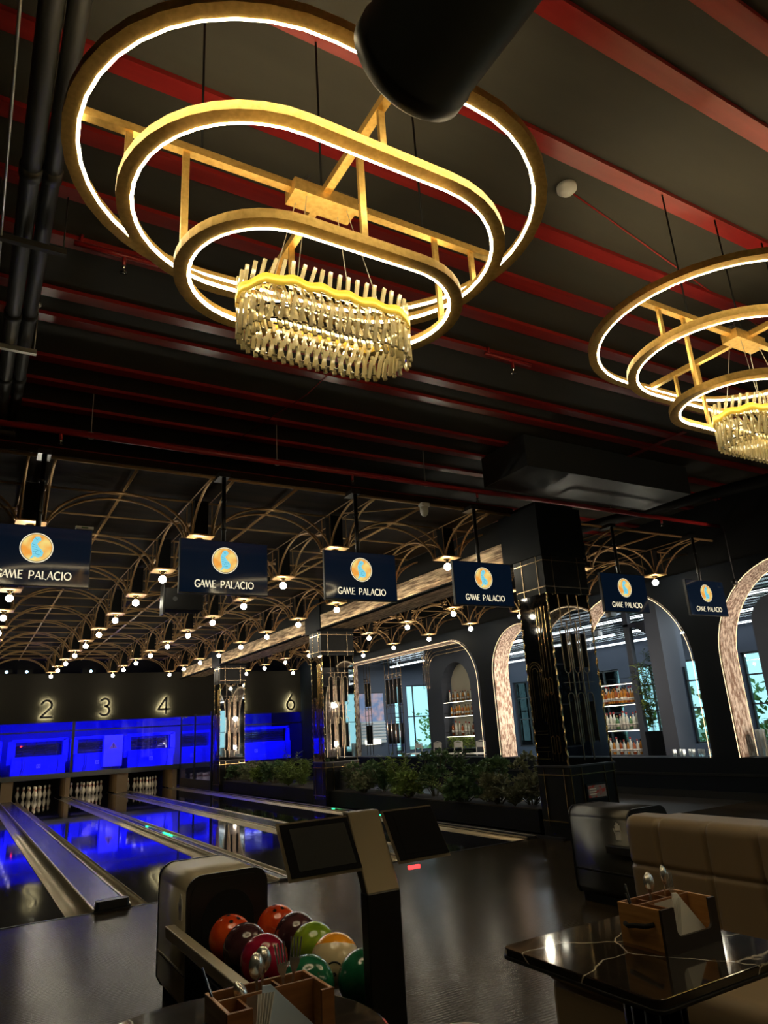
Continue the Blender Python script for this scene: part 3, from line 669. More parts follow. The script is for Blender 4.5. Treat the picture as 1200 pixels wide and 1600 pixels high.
# pit: lower beam, mullions, masking glass, kickbacks, machines
t = thing('pinsetter_screen_frame', 'dark metal frame in front of the blue lit pinsetters', 'frame', (4, PY, 0))
b = MB(); b.box(-5, 2.66, -0.04, 0.06, H-0.82, H-0.67); b.build('lower_beam', m_grymet, t)
b = MB(); b.box(-5, 2.66, -0.02, 0.04, H+0.56, H+0.60); b.build('upper_rail', m_black, t)
for x in (-0.5, 3.09, 6.66): b = MB(); b.box(x-4-0.04, x-4+0.04, -0.05, 0.03, H-0.7, H+0.86); b.build('mullion', m_black, t)
b = MB(); b.box(-5, 2.66, 0.0, 0.012, H-0.68, H+0.86); b.build('glass_panel', m_mask, t)
t = thing('pinsetter_screen_frame', 'dark metal frame before the blue pit right of the planters', 'frame', (8.85, PY, 0))
b = MB(); b.box(-2.1, 2.15, -0.04, 0.06, H-0.95, H-0.80); b.build('lower_beam', m_grymet, t)
b = MB(); b.box(-2.1, 2.15, -0.02, 0.04, H+0.46, H+0.50); b.build('upper_rail', m_black, t)
b = MB(); b.box(-2.1, 2.15, 0, 0.012, H-0.8, H+0.86); b.build('glass_panel', m_mask, t)
for x0, x1, lb in ((1.19, 1.51, 'wooden kickback left of the pins of lane 2'), (2.97, 3.10, 'thin wooden kickback between the pins of lanes 2 and 3'), (4.50, 4.84, 'broad wooden kickback between the pins of lanes 3 and 4'), (6.28, 6.42, 'wooden kickback right of the pins of lane 4')):
    b = MB(); b.box(x0, x1, 0, 1.4, 0.0, H-0.82); o = b.build('kickback', m_kick); tag(o, lb, 'kickback', 'wooden kickbacks'); o.location = (0, PY+0.05, 0)
for x0, x1, lb in ((-0.3, 3.05, 'left'), (3.1, 6.6, 'middle'), (6.8, 10.95, 'right')):
    b = MB(); b.box(x0, x1, 25.28, 27.0, 0, 0.03); o = b.build('blue_light_shield', m_mblack); o.location = (0, 0, H-0.80); tag(o, 'added black shield keeping blue light off the pins, %s length' % lb, 'cover', 'added light shields over the pins')  # added plates that block the blue light above the pins
b = MB(); b.box(-0.35, 6.45, 27.0, 27.06, -0.11, H-0.87); b.box(6.45, 11, 27.0, 27.06, 0, H-0.87); tag(b.build('pit_curtain', m_mblack), 'black pit curtain behind the rows of pins', 'curtain')
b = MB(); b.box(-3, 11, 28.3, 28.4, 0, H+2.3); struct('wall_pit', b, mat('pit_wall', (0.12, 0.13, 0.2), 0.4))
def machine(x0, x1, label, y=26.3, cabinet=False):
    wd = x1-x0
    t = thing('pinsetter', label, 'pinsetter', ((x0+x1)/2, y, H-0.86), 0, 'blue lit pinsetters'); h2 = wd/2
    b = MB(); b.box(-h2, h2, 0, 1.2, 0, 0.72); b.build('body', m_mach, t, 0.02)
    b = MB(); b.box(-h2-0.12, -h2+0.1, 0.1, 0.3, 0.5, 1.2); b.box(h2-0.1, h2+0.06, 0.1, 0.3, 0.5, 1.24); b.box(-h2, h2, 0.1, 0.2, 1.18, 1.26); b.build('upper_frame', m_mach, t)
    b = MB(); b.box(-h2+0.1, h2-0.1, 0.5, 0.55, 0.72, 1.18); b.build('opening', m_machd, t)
    b = MB()
    for i in range(5):
        b.bar((-h2+0.15, 0.2+0.05*i, 0.78+0.07*i), (h2-0.2, 0.25, 0.84+0.06*i), 0.018)
    for i in range(4): b.bar((-h2+0.3+0.35*i, 0.3, 0.74), (-h2+0.42+0.3*i, 0.3, 1.16), 0.02)
    b.build('linkage_rod', m_chrome, t)
    b = MB(); b.box(-0.06, 0.06, -0.012, 0, 0.36, 0.48); bd = b.build('badge', m_paper, t)
    b = MB(); b.tube([(0.03*math.cos(q*PI/6), -0.015, 0.42+0.03*math.sin(q*PI/6)) for q in range(12)], 0.008, 4, True); b.build('badge_mark', m_mach, bd)
    b = MB()
    for x in (-h2+0.3, -h2+0.36, h2-0.25): b.tube([(x, -0.01, 0.7), (x+0.03, -0.02, 0.4), (x-0.05, -0.01, 0.05)], 0.008, 4)
    b.build('cable', m_chrome, t)
    if cabinet:
        b = MB(); b.box(0.15, 0.75, -0.25, 0.05, 0.25, 1.25); cb = b.build('cabinet', mat('cabinet_grey', (0.55, 0.5, 0.6), 0.5), t)
        f0 = lambda p: (p[0], -0.252, p[1]); f1 = lambda p: (p[0], -0.258, p[1])
        b = MB(); b.prism([(0.32, 0.82), (0.58, 0.82), (0.45, 1.04)], f0, f1); b.build('warning_triangle', mat('self_lit_warning_yellow', (1.0, 0.6, 0.12), 0.5, emis=(1, .5, .1), es=0.05), cb)  # faint emission puts light into the yellow of the sign
        b = MB(); stroke(b, [(0.46, 0.99), (0.44, 0.93), (0.465, 0.92), (0.45, 0.85)], 0.02, lambda p: (p[0], -0.259, p[1]), lambda p: (p[0], -0.263, p[1])); b.build('warning_bolt', m_black, cb)
    return t
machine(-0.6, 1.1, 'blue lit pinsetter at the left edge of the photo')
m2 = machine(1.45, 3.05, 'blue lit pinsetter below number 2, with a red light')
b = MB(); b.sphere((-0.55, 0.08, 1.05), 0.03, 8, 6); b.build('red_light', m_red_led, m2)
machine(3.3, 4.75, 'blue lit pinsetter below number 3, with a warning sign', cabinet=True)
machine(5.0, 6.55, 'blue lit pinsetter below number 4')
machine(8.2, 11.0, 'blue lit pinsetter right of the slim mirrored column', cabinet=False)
for x0, x1 in ((-0.8, 3.0), (3.2, 6.6), (6.9, 10.9)):
    t = thing('blue_tube_light', 'blue tube light hidden above the pinsetters, ' + {-0.8: 'left', 3.2: 'middle', 6.9: 'right'}[x0], 'tube light', ((x0+x1)/2, 25.6, H+1.15), 0, 'blue tube lights')
    h2 = (x1-x0)/2
    b = MB(); b.tube([(-h2, 0, 0), (h2, 0, 0)], 0.05, 8); b.build('tube', m_blueled, t); b = MB(); b.box(-h2, -h2+0.05, -0.2, 0, -0.02, 0.02); b.box(h2-0.05, h2, -0.2, 0, -0.02, 0.02); b.build('bracket', m_black, t)
    l = area('blue_lamp', ((x0+x1)/2, 25.55, H+1.0), (math.radians(35), 0, 0), x1-x0, 0.2, BLUE_W, (0.003, 0.003, 1.0)); l.visible_glossy = True
# side glass panel at the right end of lane 4
t = thing('side_glass', 'blue reflecting glass panel beside lane 4, left of the slim mirrored column', 'glass panel', (6.50, 23.4, 0))
b = MB(); b.box(-0.01, 0.01, -1.8, 1.7, 0.3, H+0.8); b.build('pane', mat('blue_back_glass', (0.25, 0.28, 0.8), 0.06, 0.9), t)
b = MB()
for yy in (-1.8, 0.0, 1.7): b.box(-0.03, 0.03, yy-0.03, yy+0.03, 0, H+0.86)
b.box(-0.03, 0.03, -1.8, 1.7, 0.0, 0.3); b.build('frame', m_black, t)

# pins
def pin(label):
    t = thing('bowling_pin', label, 'bowling pin', (0, 0, 0), 0, 'bowling pins')
    prof = [(0.026, 0), (0.029, 0.02), (0.045, 0.06), (0.058, 0.10), (0.0605, 0.114), (0.058, 0.14), (0.045, 0.185), (0.030, 0.225), (0.0235, 0.255), (0.0240, 0.285), (0.031, 0.325), (0.0325, 0.343), (0.029, 0.362), (0.018, 0.376), (0.004, 0.381)]
    b = MB(); b.lathe(prof, (0, 0, 0), 14); b.build('pin_body', m_pin, t)
    b = MB(); b.lathe([(0.0265, 0.238), (0.0248, 0.248), (0.0248, 0.252), (0.0258, 0.258)], (0, 0, 0), 14)
    b.lathe([(0.0258, 0.272), (0.0252, 0.282), (0.0255, 0.285), (0.028, 0.292)], (0, 0, 0), 14); b.build('neck_band', m_pinred, t)
    return t
PN = {0: ['head pin'], 1: ['left pin of the second row', 'right pin of the second row'], 2: ['left pin of the third row', 'middle pin of the third row', 'right pin of the third row'],
      3: ['far left pin of the back row', 'inner left pin of the back row', 'inner right pin of the back row', 'far right pin of the back row']}
pin0 = None
for li, (a, c) in enumerate(LN[1:]):
    cx = (a+c)/2-0.02
    for r in range(4):
        for k in range(r+1):
            pos = (cx+(k-r/2)*0.3048, 25.62+r*0.264, 0.0); lb = 'white bowling pin on lane %d, %s' % (li+2, PN[r][k])
            if pin0 is None: pin0 = pin(lb); pin0.location = pos
            else: dup(pin0, pos, None, lb)
for i, x in enumerate((2.2, 3.77, 5.55)):
    area('pin_light', (x, PY+0.25, H-0.80), (math.radians(20), 0, 0), 1.0, 0.3, 3, (1, 0.80, 0.5))

# lane numbers, backlit
def digit(s):
    if s == '1': return [[(0.25, 0.85), (0.45, 1.0), (0.45, 0)]]
    if s == '2': return [arc(0.35, 0.70, 0.27, 165, -28, 14, 0.28)+[(0.06, 0.02), (0.66, 0.02)]]
    if s == '3': return [[(0.08, 0.86)]+arc(0.33, 0.75, 0.24, 140, -80, 12, 0.23), arc(0.32, 0.27, 0.28, 90, -150, 14, 0.27)]
    if s == '4': return [[(0.52, 0.0), (0.52, 1.0), (0.03, 0.27), (0.70, 0.27)]]
    if s == '5': return [[(0.60, 0.98), (0.22, 0.98), (0.16, 0.56)]+arc(0.33, 0.32, 0.29, 120, -140, 14, 0.31)]
    if s == '6': return [[(0.48, 1.0), (0.14, 0.48)], arc(0.36, 0.30, 0.28, 0, 360, 20, 0.30)]
for s, x, z in (('1', 0.45, 1.28), ('2', 2.25, 1.28), ('3', 4.0, 1.28), ('4', 5.88, 1.26), ('5', 8.62, 1.26), ('6', 10.55, 1.23)):
    t = thing('lane_number', 'backlit black number %s on the dark wall above the lanes' % s, 'number sign', (x, 25.25, H+z), 0, 'lane numbers')
    hh = 0.54
    g = lambda off: (lambda p: ((p[0]-0.35)*hh, off, (p[1]-0.5)*hh))
    b = MB(); [stroke(b, st, 0.125, g(-0.09), g(-0.07)) for st in digit(s)]; b.build('numeral', m_black, t)
    b = MB(); [stroke(b, st, 0.075, g(-0.066), g(-0.06)) for st in digit(s)]; b.build('backlight', m_halo, t)
    p0 = digit(s)[0][0]; p1 = digit(s)[-1][-1]; b = MB(); [b.bar(((p[0]-0.35)*hh, -0.075, (p[1]-0.5)*hh), ((p[0]-0.35)*hh, 0.0, (p[1]-0.5)*hh), 0.012) for p in (p0, p1)]; b.build('standoff', m_black, t)
for x in (0.99, 1.56, 3.48):
    t = thing('ceiling_projector', 'small dark projector with a bluish light above the number wall, ' + {0.99: 'leftmost', 1.56: 'second from the left', 3.48: 'third, above number 3'}[x], 'projector', (x, 25.55, H+2.44), 0, 'projectors over the number wall')
    b = MB(); b.box(-0.22, 0.22, -0.1, 0.25, -0.06, 0.10); b.build('housing', m_mblack, t)
    b = MB(); b.disc((0.05, -0.103, 0.02), 0.045, 'y', 12); b.build('lens', m_proj, t)

# ------------------------------------------------------------------ hanging screens
m_lg1 = None
def logo_mat():
    m = bpy.data.materials.new('logo_orange_glow'); m.use_nodes = True; nt = m.node_tree; nt.nodes.clear()
    tc = nt.nodes.new('ShaderNodeTexCoord'); n = nt.nodes.new('ShaderNodeTexNoise'); n.inputs['Scale'].default_value = 9; n.inputs['Detail'].default_value = 1
    r = nt.nodes.new('ShaderNodeValToRGB'); r.color_ramp.elements[0].position = 0.38; r.color_ramp.elements[0].color = (0.95, 0.38, 0.06, 1)
    r.color_ramp.elements[1].position = 0.66; r.color_ramp.elements[1].color = (0.98, 0.80, 0.25, 1)
    e = nt.nodes.new('ShaderNodeEmission'); e.inputs[1].default_value = 0.95; o = nt.nodes.new('ShaderNodeOutputMaterial')
    nt.links.new(tc.outputs['Object'], n.inputs['Vector']); nt.links.new(n.outputs['Fac'], r.inputs[0]); nt.links.new(r.outputs[0], e.inputs[0]); nt.links.new(e.outputs[0], o.inputs[0]); return m
m_lo = logo_mat(); m_lcream = emit('logo_cream', (1.0, 0.88, 0.6), 1.0); m_lblue = emit('logo_blue', (0.22, 0.70, 0.85), 0.95); m_ldark = emit('logo_dark_ring', (0.02, 0.03, 0.06), 0.5); m_lline = emit('logo_line', (0.05, 0.30, 0.45), 0.8)
def letter(ch):
    K, T = 1.0, 0.45     # thick, thin
    if ch == 'G': return 0.78, [(arc(0.42, 0.5, 0.38, 48, 300, 14, 0.5), K), ([(0.62, 0.07), (0.62, 0.42)], K), ([(0.42, 0.42), (0.74, 0.42)], T)]
    if ch == 'A': return 0.66, [([(0.0, 0.0), (0.34, 1.0)], T), ([(0.34, 1.0), (0.64, 0.0)], K), ([(0.12, 0.33), (0.54, 0.33)], T)]
    if ch == 'M': return 1.0, [([(0.0, 0.0), (0.22, 1.0)], T), ([(0.22, 1.0), (0.48, 0.05)], K), ([(0.48, 0.05), (0.72, 1.0)], T), ([(0.72, 1.0), (0.94, 0.0)], K)]
    if ch == 'E': return 0.55, [([(0.08, 0), (0.08, 1)], K), ([(0.05, 0.97), (0.5, 1.0)], T), ([(0.08, 0.5), (0.42, 0.54)], T), ([(0.05, 0.03), (0.52, 0.0)], T)]
    if ch == 'P': return 0.60, [([(0.08, 0), (0.08, 1)], K), ([(0.08, 0.97)]+arc(0.28, 0.70, 0.26, 80, -90, 10, 0.28)+[(0.1, 0.43)], K*0.8)]
    if ch == 'L': return 0.52, [([(0.08, 0), (0.08, 1)], K), ([(0.05, 0.03), (0.3, 0.06), (0.52, -0.08)], T)]
    if ch == 'C': return 0.72, [(arc(0.42, 0.5, 0.38, 50, 310, 14, 0.5), K)]
    if ch == 'I': return 0.22, [([(0.1, 0), (0.1, 1)], K)]
    if ch == 'O': return 0.86, [(arc(0.42, 0.5, 0.37, 0, 360, 18, 0.47), K*0.9)]
    return 0.3, []
def screen_tv(label, x, tiltz=0):
    t = thing('hanging_screen', label, 'television', (x, 7.0, H+1.73), tiltz, 'screens hanging in a row in front of the vaults')
    W_, H_ = 0.95, 0.575
    b = MB(); b.box(-W_/2, W_/2, 0.0, 0.045, -H_/2, H_/2); b.build('housing', m_black, t, 0.004)
    b = MB(); b.box(-W_/2+0.008, W_/2-0.008, -0.004, 0.0, -H_/2+0.012, H_/2-0.008); sc = b.build('display', m_screen, t)
    cz = 0.075; R_ = 0.142
    b = MB(); b.disc((0, -0.0050, cz), R_, 'y', 48); b.build('logo_rim', m_lcream, sc)
    b = MB(); b.disc((0, -0.0056, cz), R_*0.935, 'y', 48); b.build('logo_ring', m_ldark, sc)
    b = MB(); b.disc((0, -0.0062, cz), R_*0.905, 'y', 48); b.build('logo_disc', m_lo, sc)
    fig = [(-0.38, -0.78), (-0.22, -0.5), (-0.30, -0.1), (-0.34, 0.25), (-0.22, 0.58), (-0.10, 0.74), (0.12, 0.76), (0.24, 0.62), (0.22, 0.46), (0.10, 0.40), (0.02, 0.25), (0.12, 0.05), (0.30, -0.10), (0.42, -0.30), (0.36, -0.56), (0.12, -0.66), (-0.10, -0.60), (-0.22, -0.72)]
    b = MB(); b.add([(p[0]*R_, -0.0068, cz+p[1]*R_) for p in fig], [tuple(range(len(fig)))]); b.build('logo_figure', m_lblue, sc)
    b = MB()
    for k in range(5):
        stroke(b, [((-0.28+0.02*k)*R_, cz+(0.25-0.17*k)*R_), ((-0.05+0.06*k)*R_, cz+(0.16-0.15*k)*R_)], 0.0025, lambda p: (p[0], -0.0070, p[1]), lambda p: (p[0], -0.0074, p[1]))
    stroke(b, [(-0.15*R_, cz+0.7*R_), (-0.02*R_, cz+0.5*R_), (0.05*R_, cz+0.62*R_)], 0.0025, lambda p: (p[0], -0.0070, p[1]), lambda p: (p[0], -0.0074, p[1]))
    stroke(b, arc(0.12*R_, cz-0.32*R_, 0.16*R_, 0, 300, 10), 0.0025, lambda p: (p[0], -0.0070, p[1]), lambda p: (p[0], -0.0074, p[1]))
    b.build('logo_lines', m_lline, sc)
    def word(txt, sp):
        tot = sum(letter(c)[0] for c in txt)+sp*(len(txt)-1); return tot
    hh = 0.072; sx = 0.86
    full = []; cur = 0
    for k, ch in enumerate('GAME PALACIO'):
        wd, sts = letter(ch)
        sp = 0.10
        if txt_tight := ch in 'AM' and k < 4: cur -= 0.16
        for st, th in sts: full.append(([(cur+p[0], p[1]) for p in st], th))
        cur += wd+(0.25 if ch == ' ' else sp)
    s_ = 0.63/(cur-0.1)
    b = MB()
    for st, th in full:
        stroke(b, [((p[0]*s_-0.315), -0.218+p[1]*hh) for p in st], 0.0115*th, lambda p: (p[0], -0.0052, p[1]), lambda p: (p[0], -0.0060, p[1]))
    b.build('lettering', m_lcream, sc)
    b = MB(); b.tube([(0.0, 0.06, 0.0), (0.0, 0.06, 1.06)], 0.024, 8); b.box(-0.06, 0.06, 0.03, 0.24, 1.03, 1.08); b.lathe([(0.03, 0.42), (0.03, 0.44)], (0, 0.06, 0), 8); b.lathe([(0.03, 0.75), (0.03, 0.77)], (0, 0.06, 0), 8); b.build('ceiling_pole', m_black, t)
    b = MB(); b.box(-0.12, 0.12, 0.045, 0.065, -0.12, 0.12); b.build('wall_mount', m_black, t)
    return t
TVX = [0.43, 2.22, 3.85, 5.65, 8.28, 10.18]
TVL = ['hanging screen with orange logo cut by the left edge of the photo', 'hanging screen with orange logo, second from the left', 'hanging screen with orange logo before the stone beam, third from the left', 'hanging screen left of the nearest mirrored column', 'hanging screen just right of the nearest mirrored column', 'small far right hanging screen beside the lit arch']
for i, (x, lb) in enumerate(zip(TVX, TVL)): screen_tv(lb, x)
# small label sensor on the first screen, camera dome, speaker
t = thing('exit_sensor', 'small white sensor box with a label above the leftmost screen', 'sensor', (0.83, 7.0, H+2.03))
b = MB(); b.box(-0.08, 0.08, -0.02, 0.02, -0.012, 0.016); b.build('housing', m_white, t)
b = MB(); b.box(-0.03, 0.03, -0.023, -0.02, -0.006, 0.010); b.build('display_window', m_leafB, t)
t = thing('dome_camera', 'white dome security camera on the front tube of the vault frame', 'security camera', (4.93, 7.18, CZ))
b = MB(); b.box(-0.06, 0.06, -0.05, 0.04, -0.05, 0.0); b.build('mount', m_white, t)
b = MB(); b.lathe([(0.055, 0.0), (0.055, -0.06), (0.045, -0.10), (0.02, -0.125), (0.004, -0.13)], (0, 0, -0.05), 16); b.build('dome', m_white, t)
b = MB(); b.tube([(-0.05, 0.03, -0.05), (-0.9, 0.6, -0.05)], 0.010, 6); b.build('arm', m_rib, t)
t = thing('loudspeaker', 'black box loudspeaker hanging behind the second hanging screen', 'speaker', (2.65, 10.4, H+2.02))
b = MB(); b.box(-0.28, 0.28, -0.15, 0.15, -0.16, 0.16); b.build('cabinet', m_mblack, t, 0.01)
b = MB(); b.disc((-0.14, -0.152, 0), 0.035, 'y', 16); b.build('cone', m_plast, t)
b = MB(); b.box(-0.30, -0.28, -0.1, 0.1, -0.22, 0.22); b.box(-0.30, -0.28, -0.02, 0.02, 0.2, 0.82); b.build('bracket', m_black, t)
t = thing('bullet_camera', 'dark camera on a rod in front of the lit right arch', 'security camera', (10.85, 6.9, H+2.0))
b = MB(); b.tube([(-0.1, -0.05, 0), (0.05, 0.03, 0)], 0.045, 12); b.tube([(0.05, 0.03, 0.0), (0.05, 0.03, 1.6)], 0.008, 6); b.build('camera_body', m_plast, t)
b = MB(); b.tube([(-0.11, -0.055, 0), (-0.1, -0.05, 0)], 0.03, 12); b.build('lens', m_black, t)

# ------------------------------------------------------------------ planters and plants
for i, (y0, y1) in enumerate(((7.55, 13.75), (14.5, 20.85))):
    t = thing('planter_box', 'long low black planter box ' + ['between the nearest two mirrored columns', 'between the farther two mirrored columns'][i], 'planter', (6.9, (y0+y1)/2, 0.03), 0, 'planter boxes')
    h2 = (y1-y0)/2
    b = MB(); b.box(-0.3, 0.3, -h2, h2, 0, 0.27); b.build('box', m_mblack, t)
    b = MB(); b.box(-0.27, 0.27, -h2+0.03, h2-0.03, 0.27, 0.28); b.build('soil', mat('soil_%d' % i, (0.03, 0.02, 0.012), 0.9), t)
def leaf(mb, p, d, n, L, w_):
    d = d.normalized(); s = d.cross(n)
    if s.length < 1e-4: s = d.orthogonal()
    s = s.normalized(); nn = s.cross(d)
    mb.add([p, p+d*L*0.45+s*w_/2+nn*L*0.04, p+d*L-nn*L*0.12, p+d*L*0.45-s*w_/2+nn*L*0.04], [(0, 1, 2), (0, 2, 3)])
def rv(): return Vector((random.gauss(0, 1), random.gauss(0, 1), random.gauss(0, 1))).normalized()
def plant(kind, x, y, h, label, m, spread=0.3, z=0.30, nm='planter_shrub'):
    t = thing(nm, label, 'plant', (x, y, z), 0, 'greenery in the planters')
    f = MB(); st = MB()
    if kind == 'bamboo':
        for k in range(11):
            a = random.uniform(0, 2*PI); e = random.uniform(0.1, 1.0)*spread; top = Vector((math.cos(a)*e, math.sin(a)*e, h*random.uniform(0.6, 1.0)))
            st.tube([(top.x*0.2, top.y*0.2, 0), tuple(top*0.5), tuple(top)], 0.004, 4)
            for q in range(48):
                u = random.uniform(0.1, 1.0); p = Vector((top.x*(0.2+0.8*u), top.y*(0.2+0.8*u), top.z*u)); an = random.uniform(0, 2*PI)
                leaf(f, p, Vector((math.cos(an), math.sin(an), random.uniform(-0.2, 0.9))), Vector((0, 0, 1)), random.uniform(0.10, 0.17), random.uniform(0.026, 0.038))
    elif kind == 'fern':
        for k in range(26):
            a = random.uniform(0, 2*PI); L = h*random.uniform(0.8, 1.15); prev = Vector((0, 0, 0)); pts = [prev]
            for q in range(1, 8):
                u = q/7; pts.append(Vector((math.cos(a)*spread*1.5*u, math.sin(a)*spread*1.5*u, L*(1.5*u-0.85*u*u))))
            st.tube([tuple(p) for p in pts], 0.003, 3)
            for q in range(1, 8):
                for s in (-1, 1):
                    sd = Vector((-math.sin(a)*s, math.cos(a)*s, 0.15)); sd += (pts[q]-pts[q-1]).normalized()*0.6
                    leaf(f, pts[q], sd, Vector((0, 0, 1)), 0.11*(1.1-q/9), 0.024); leaf(f, (pts[q]+pts[q-1])/2, sd, Vector((0, 0, 1)), 0.11*(1.1-q/9), 0.024)
    else:
        heads = []
        for k in range(18):
            a = random.uniform(0, 2*PI); e = math.sqrt(random.random())*spread; heads.append(Vector((math.cos(a)*e*0.8, math.sin(a)*e, h*random.uniform(0.15, 0.95))))
        for c in heads:
            st.tube([(c.x*0.2, c.y*0.2, 0), tuple(c)], 0.007, 4)
            for q in range(60):
                d = rv(); d.z = abs(d.z)*0.9-0.15; p = c+d*random.uniform(0.03, 0.10)
                leaf(f, p, d+rv()*0.3, rv(), random.uniform(0.06, 0.09), random.uniform(0.045, 0.065))
    f.build('foliage', m, t); st.build('stem', m_stem, t); return t
PL = [('bush', 6.95, 8.05, 0.52, m_leafC, 'pale grey green lobed shrub next to the nearest mirrored column', .28), ('bush', 6.78, 8.55, 0.36, m_leafC, 'low round grey green shrub in front of the planter end', .2),
      ('bush', 6.95, 8.9, 0.50, m_leafB, 'dark green dense shrub left of the pale lobed shrubs', .3), ('bamboo', 6.95, 9.55, 0.66, m_leafB, 'tall thin leaved plant in the middle of the near planter', .26),
      ('fern', 6.85, 9.95, 0.42, m_leafA, 'arching yellow green fern spilling from the near planter', .3), ('bush', 7.0, 10.55, 0.66, m_leafB, 'dark broad leaved shrub behind the arching fern', .26),
      ('bamboo', 6.85, 11.45, 0.62, m_leafA, 'bright yellow green bamboo like plant in the near planter', .36), ('bamboo', 6.95, 12.2, 0.5, m_leafB, 'feathery dark green plant left of the bright bamboo', .3),
      ('bush', 6.9, 12.9, 0.42, m_leafB, 'low dark shrub beside the middle mirrored column', .3), ('bamboo', 6.95, 13.4, 0.42, m_leafC, 'spiky dull green plant against the middle mirrored column', .2),
      ('bamboo', 6.9, 15.9, 0.66, m_leafA, 'bright upright leafy plant just left of the middle mirrored column', .36), ('bamboo', 6.85, 16.8, 0.45, m_leafA, 'low bright plant in front of the far planter', .3),
      ('bush', 6.95, 17.7, 0.42, m_leafB, 'rounded green shrub in the middle of the far planter', .32), ('fern', 6.9, 18.6, 0.36, m_leafB, 'blue green fern in the far planter', .26),
      ('bush', 6.95, 19.4, 0.42, m_leafC, 'round pale shrub in the far planter', .3), ('bush', 6.9, 20.4, 0.34, m_leafB, 'last dark shrub beside the slim mirrored column', .3)]
PL += [('fern', 6.72, 8.15, 0.30, m_leafC, 'low pale fern at the front edge by the nearest column', .2), ('bush', 6.72, 9.3, 0.26, m_leafB, 'small dark bush spilling over the near planter edge', .22),
       ('bush', 6.72, 10.9, 0.3, m_leafA, 'small bright bush spilling over the near planter edge', .22), ('bush', 6.74, 12.55, 0.26, m_leafC, 'small grey green bush on the near planter edge', .2),
       ('fern', 6.74, 16.3, 0.3, m_leafA, 'small bright fern spilling over the far planter edge', .2), ('bush', 6.74, 18.2, 0.28, m_leafA, 'small bright bush on the far planter edge', .2)]
for k, x, y, h, m_, lb, sp in PL: plant(k, x, y, h*1.2, lb, m_, sp*1.15)

# ------------------------------------------------------------------ bar and rooms beyond the arcade
P2 = 13.0
b = MB()
def pier(y0, y1, z0=0, z1=H+2.46, x0=P2, x1=P2+0.8): b.box(x0, x1, y0, y1, z0, z1)
def arch2(y0, y1, zs, x0=P2, x1=P2+0.8, zt=H+2.46, n=14):
    r = (y1-y0)/2; c = (y0+y1)/2
    pts = [(c+r*math.cos(PI-PI*i/n), zs+r*math.sin(PI*i/n)) for i in range(n+1)]
    for p, q in zip(pts[:-1], pts[1:]):
        b.prism([p, q, (q[0], zt), (p[0], zt)], lambda t: (x0, t[0], t[1]), lambda t: (x1, t[0], t[1]))
pier(16.55, 17.25); pier(18.75, 19.6); arch2(17.25, 18.75, H+1.15)
struct('wall_bar_arch_left', b, m_grey)
b = MB(); pier(17.25, 18.75, 0, H-0.66); struct('wall_bar_plinth', b, m_navy)
b = MB(); pier(11.08, 11.22, x1=13.12); pier(9.85, 10.20, x0=12.5, x1=13.0); 
r = 1.0; n = 10
for i in range(n):   # quarter arch rising left from the pier
    a0, a1 = PI/2*i/n, PI/2*(i+1)/n
    p = (10.25+r-r*math.cos(a0), H+0.95+r*math.sin(a0)); q = (10.25+r-r*math.cos(a1), H+0.95+r*math.sin(a1))
    b.prism([p, q, (q[0], H+2.0), (p[0], H+2.0)], lambda t: (P2, t[0], t[1]), lambda t: (P2+0.7, t[0], t[1]))
struct('wall_bar_arch_middle', b, m_grey)
b = MB(); pier(10.22, 11.08, 0, H-0.36, x1=13.4); pier(11.22, 12.4, 0, H-0.89); struct('wall_bar_low', b, m_navy)
b = MB(); pier(4.6, 5.3); pier(6.4, 6.75); arch2(5.3, 6.4, H+1.0); pier(5.3, 6.4, 0, H-0.4); b.prism([(8.1, H-0.8), (8.1, H+1.55)]+arc(7.6, H+1.55, 0.5, 0, 90, 10)+[(7.0, H+2.05), (7.0, H-0.8)], lambda p: (P2, p[0], p[1]), lambda p: (P2+0.3, p[0], p[1]))
struct('wall_bar_arch_right', b, m_grey)
for i, x in enumerate((14.0, 16.4, 18.6)):
    for j, (y0, y1) in enumerate(((-4.5, 4.5), (5, 14), (14.5, 23.5))):
        t = thing('linear_lamp', 'long white strip lamp under the bar ceiling, %s row, %s' % (['near', 'middle', 'window side'][i], ['right', 'middle', 'far'][j]), 'strip lamp', (x, y0, H+2.28), 0, 'strip lamps of the bar')
        b = MB(); b.box(-0.05, 0.05, 0, y1-y0, 0, 0.03); b.box(-0.01, 0.01, 0.5, 0.52, 0.03, 0.17); b.box(-0.01, 0.01, y1-y0-0.52, y1-y0-0.5, 0.03, 0.17); b.build('housing', m_white, t)
        b = MB(); b.box(-0.04, 0.04, 0.02, y1-y0-0.02, 0.031, 0.036); b.build('diffuser', m_strip, t); b = MB(); b.box(-0.04, 0.04, 0.02, y1-y0-0.02, -0.006, -0.001); b.build('diffuser', m_strip, t)

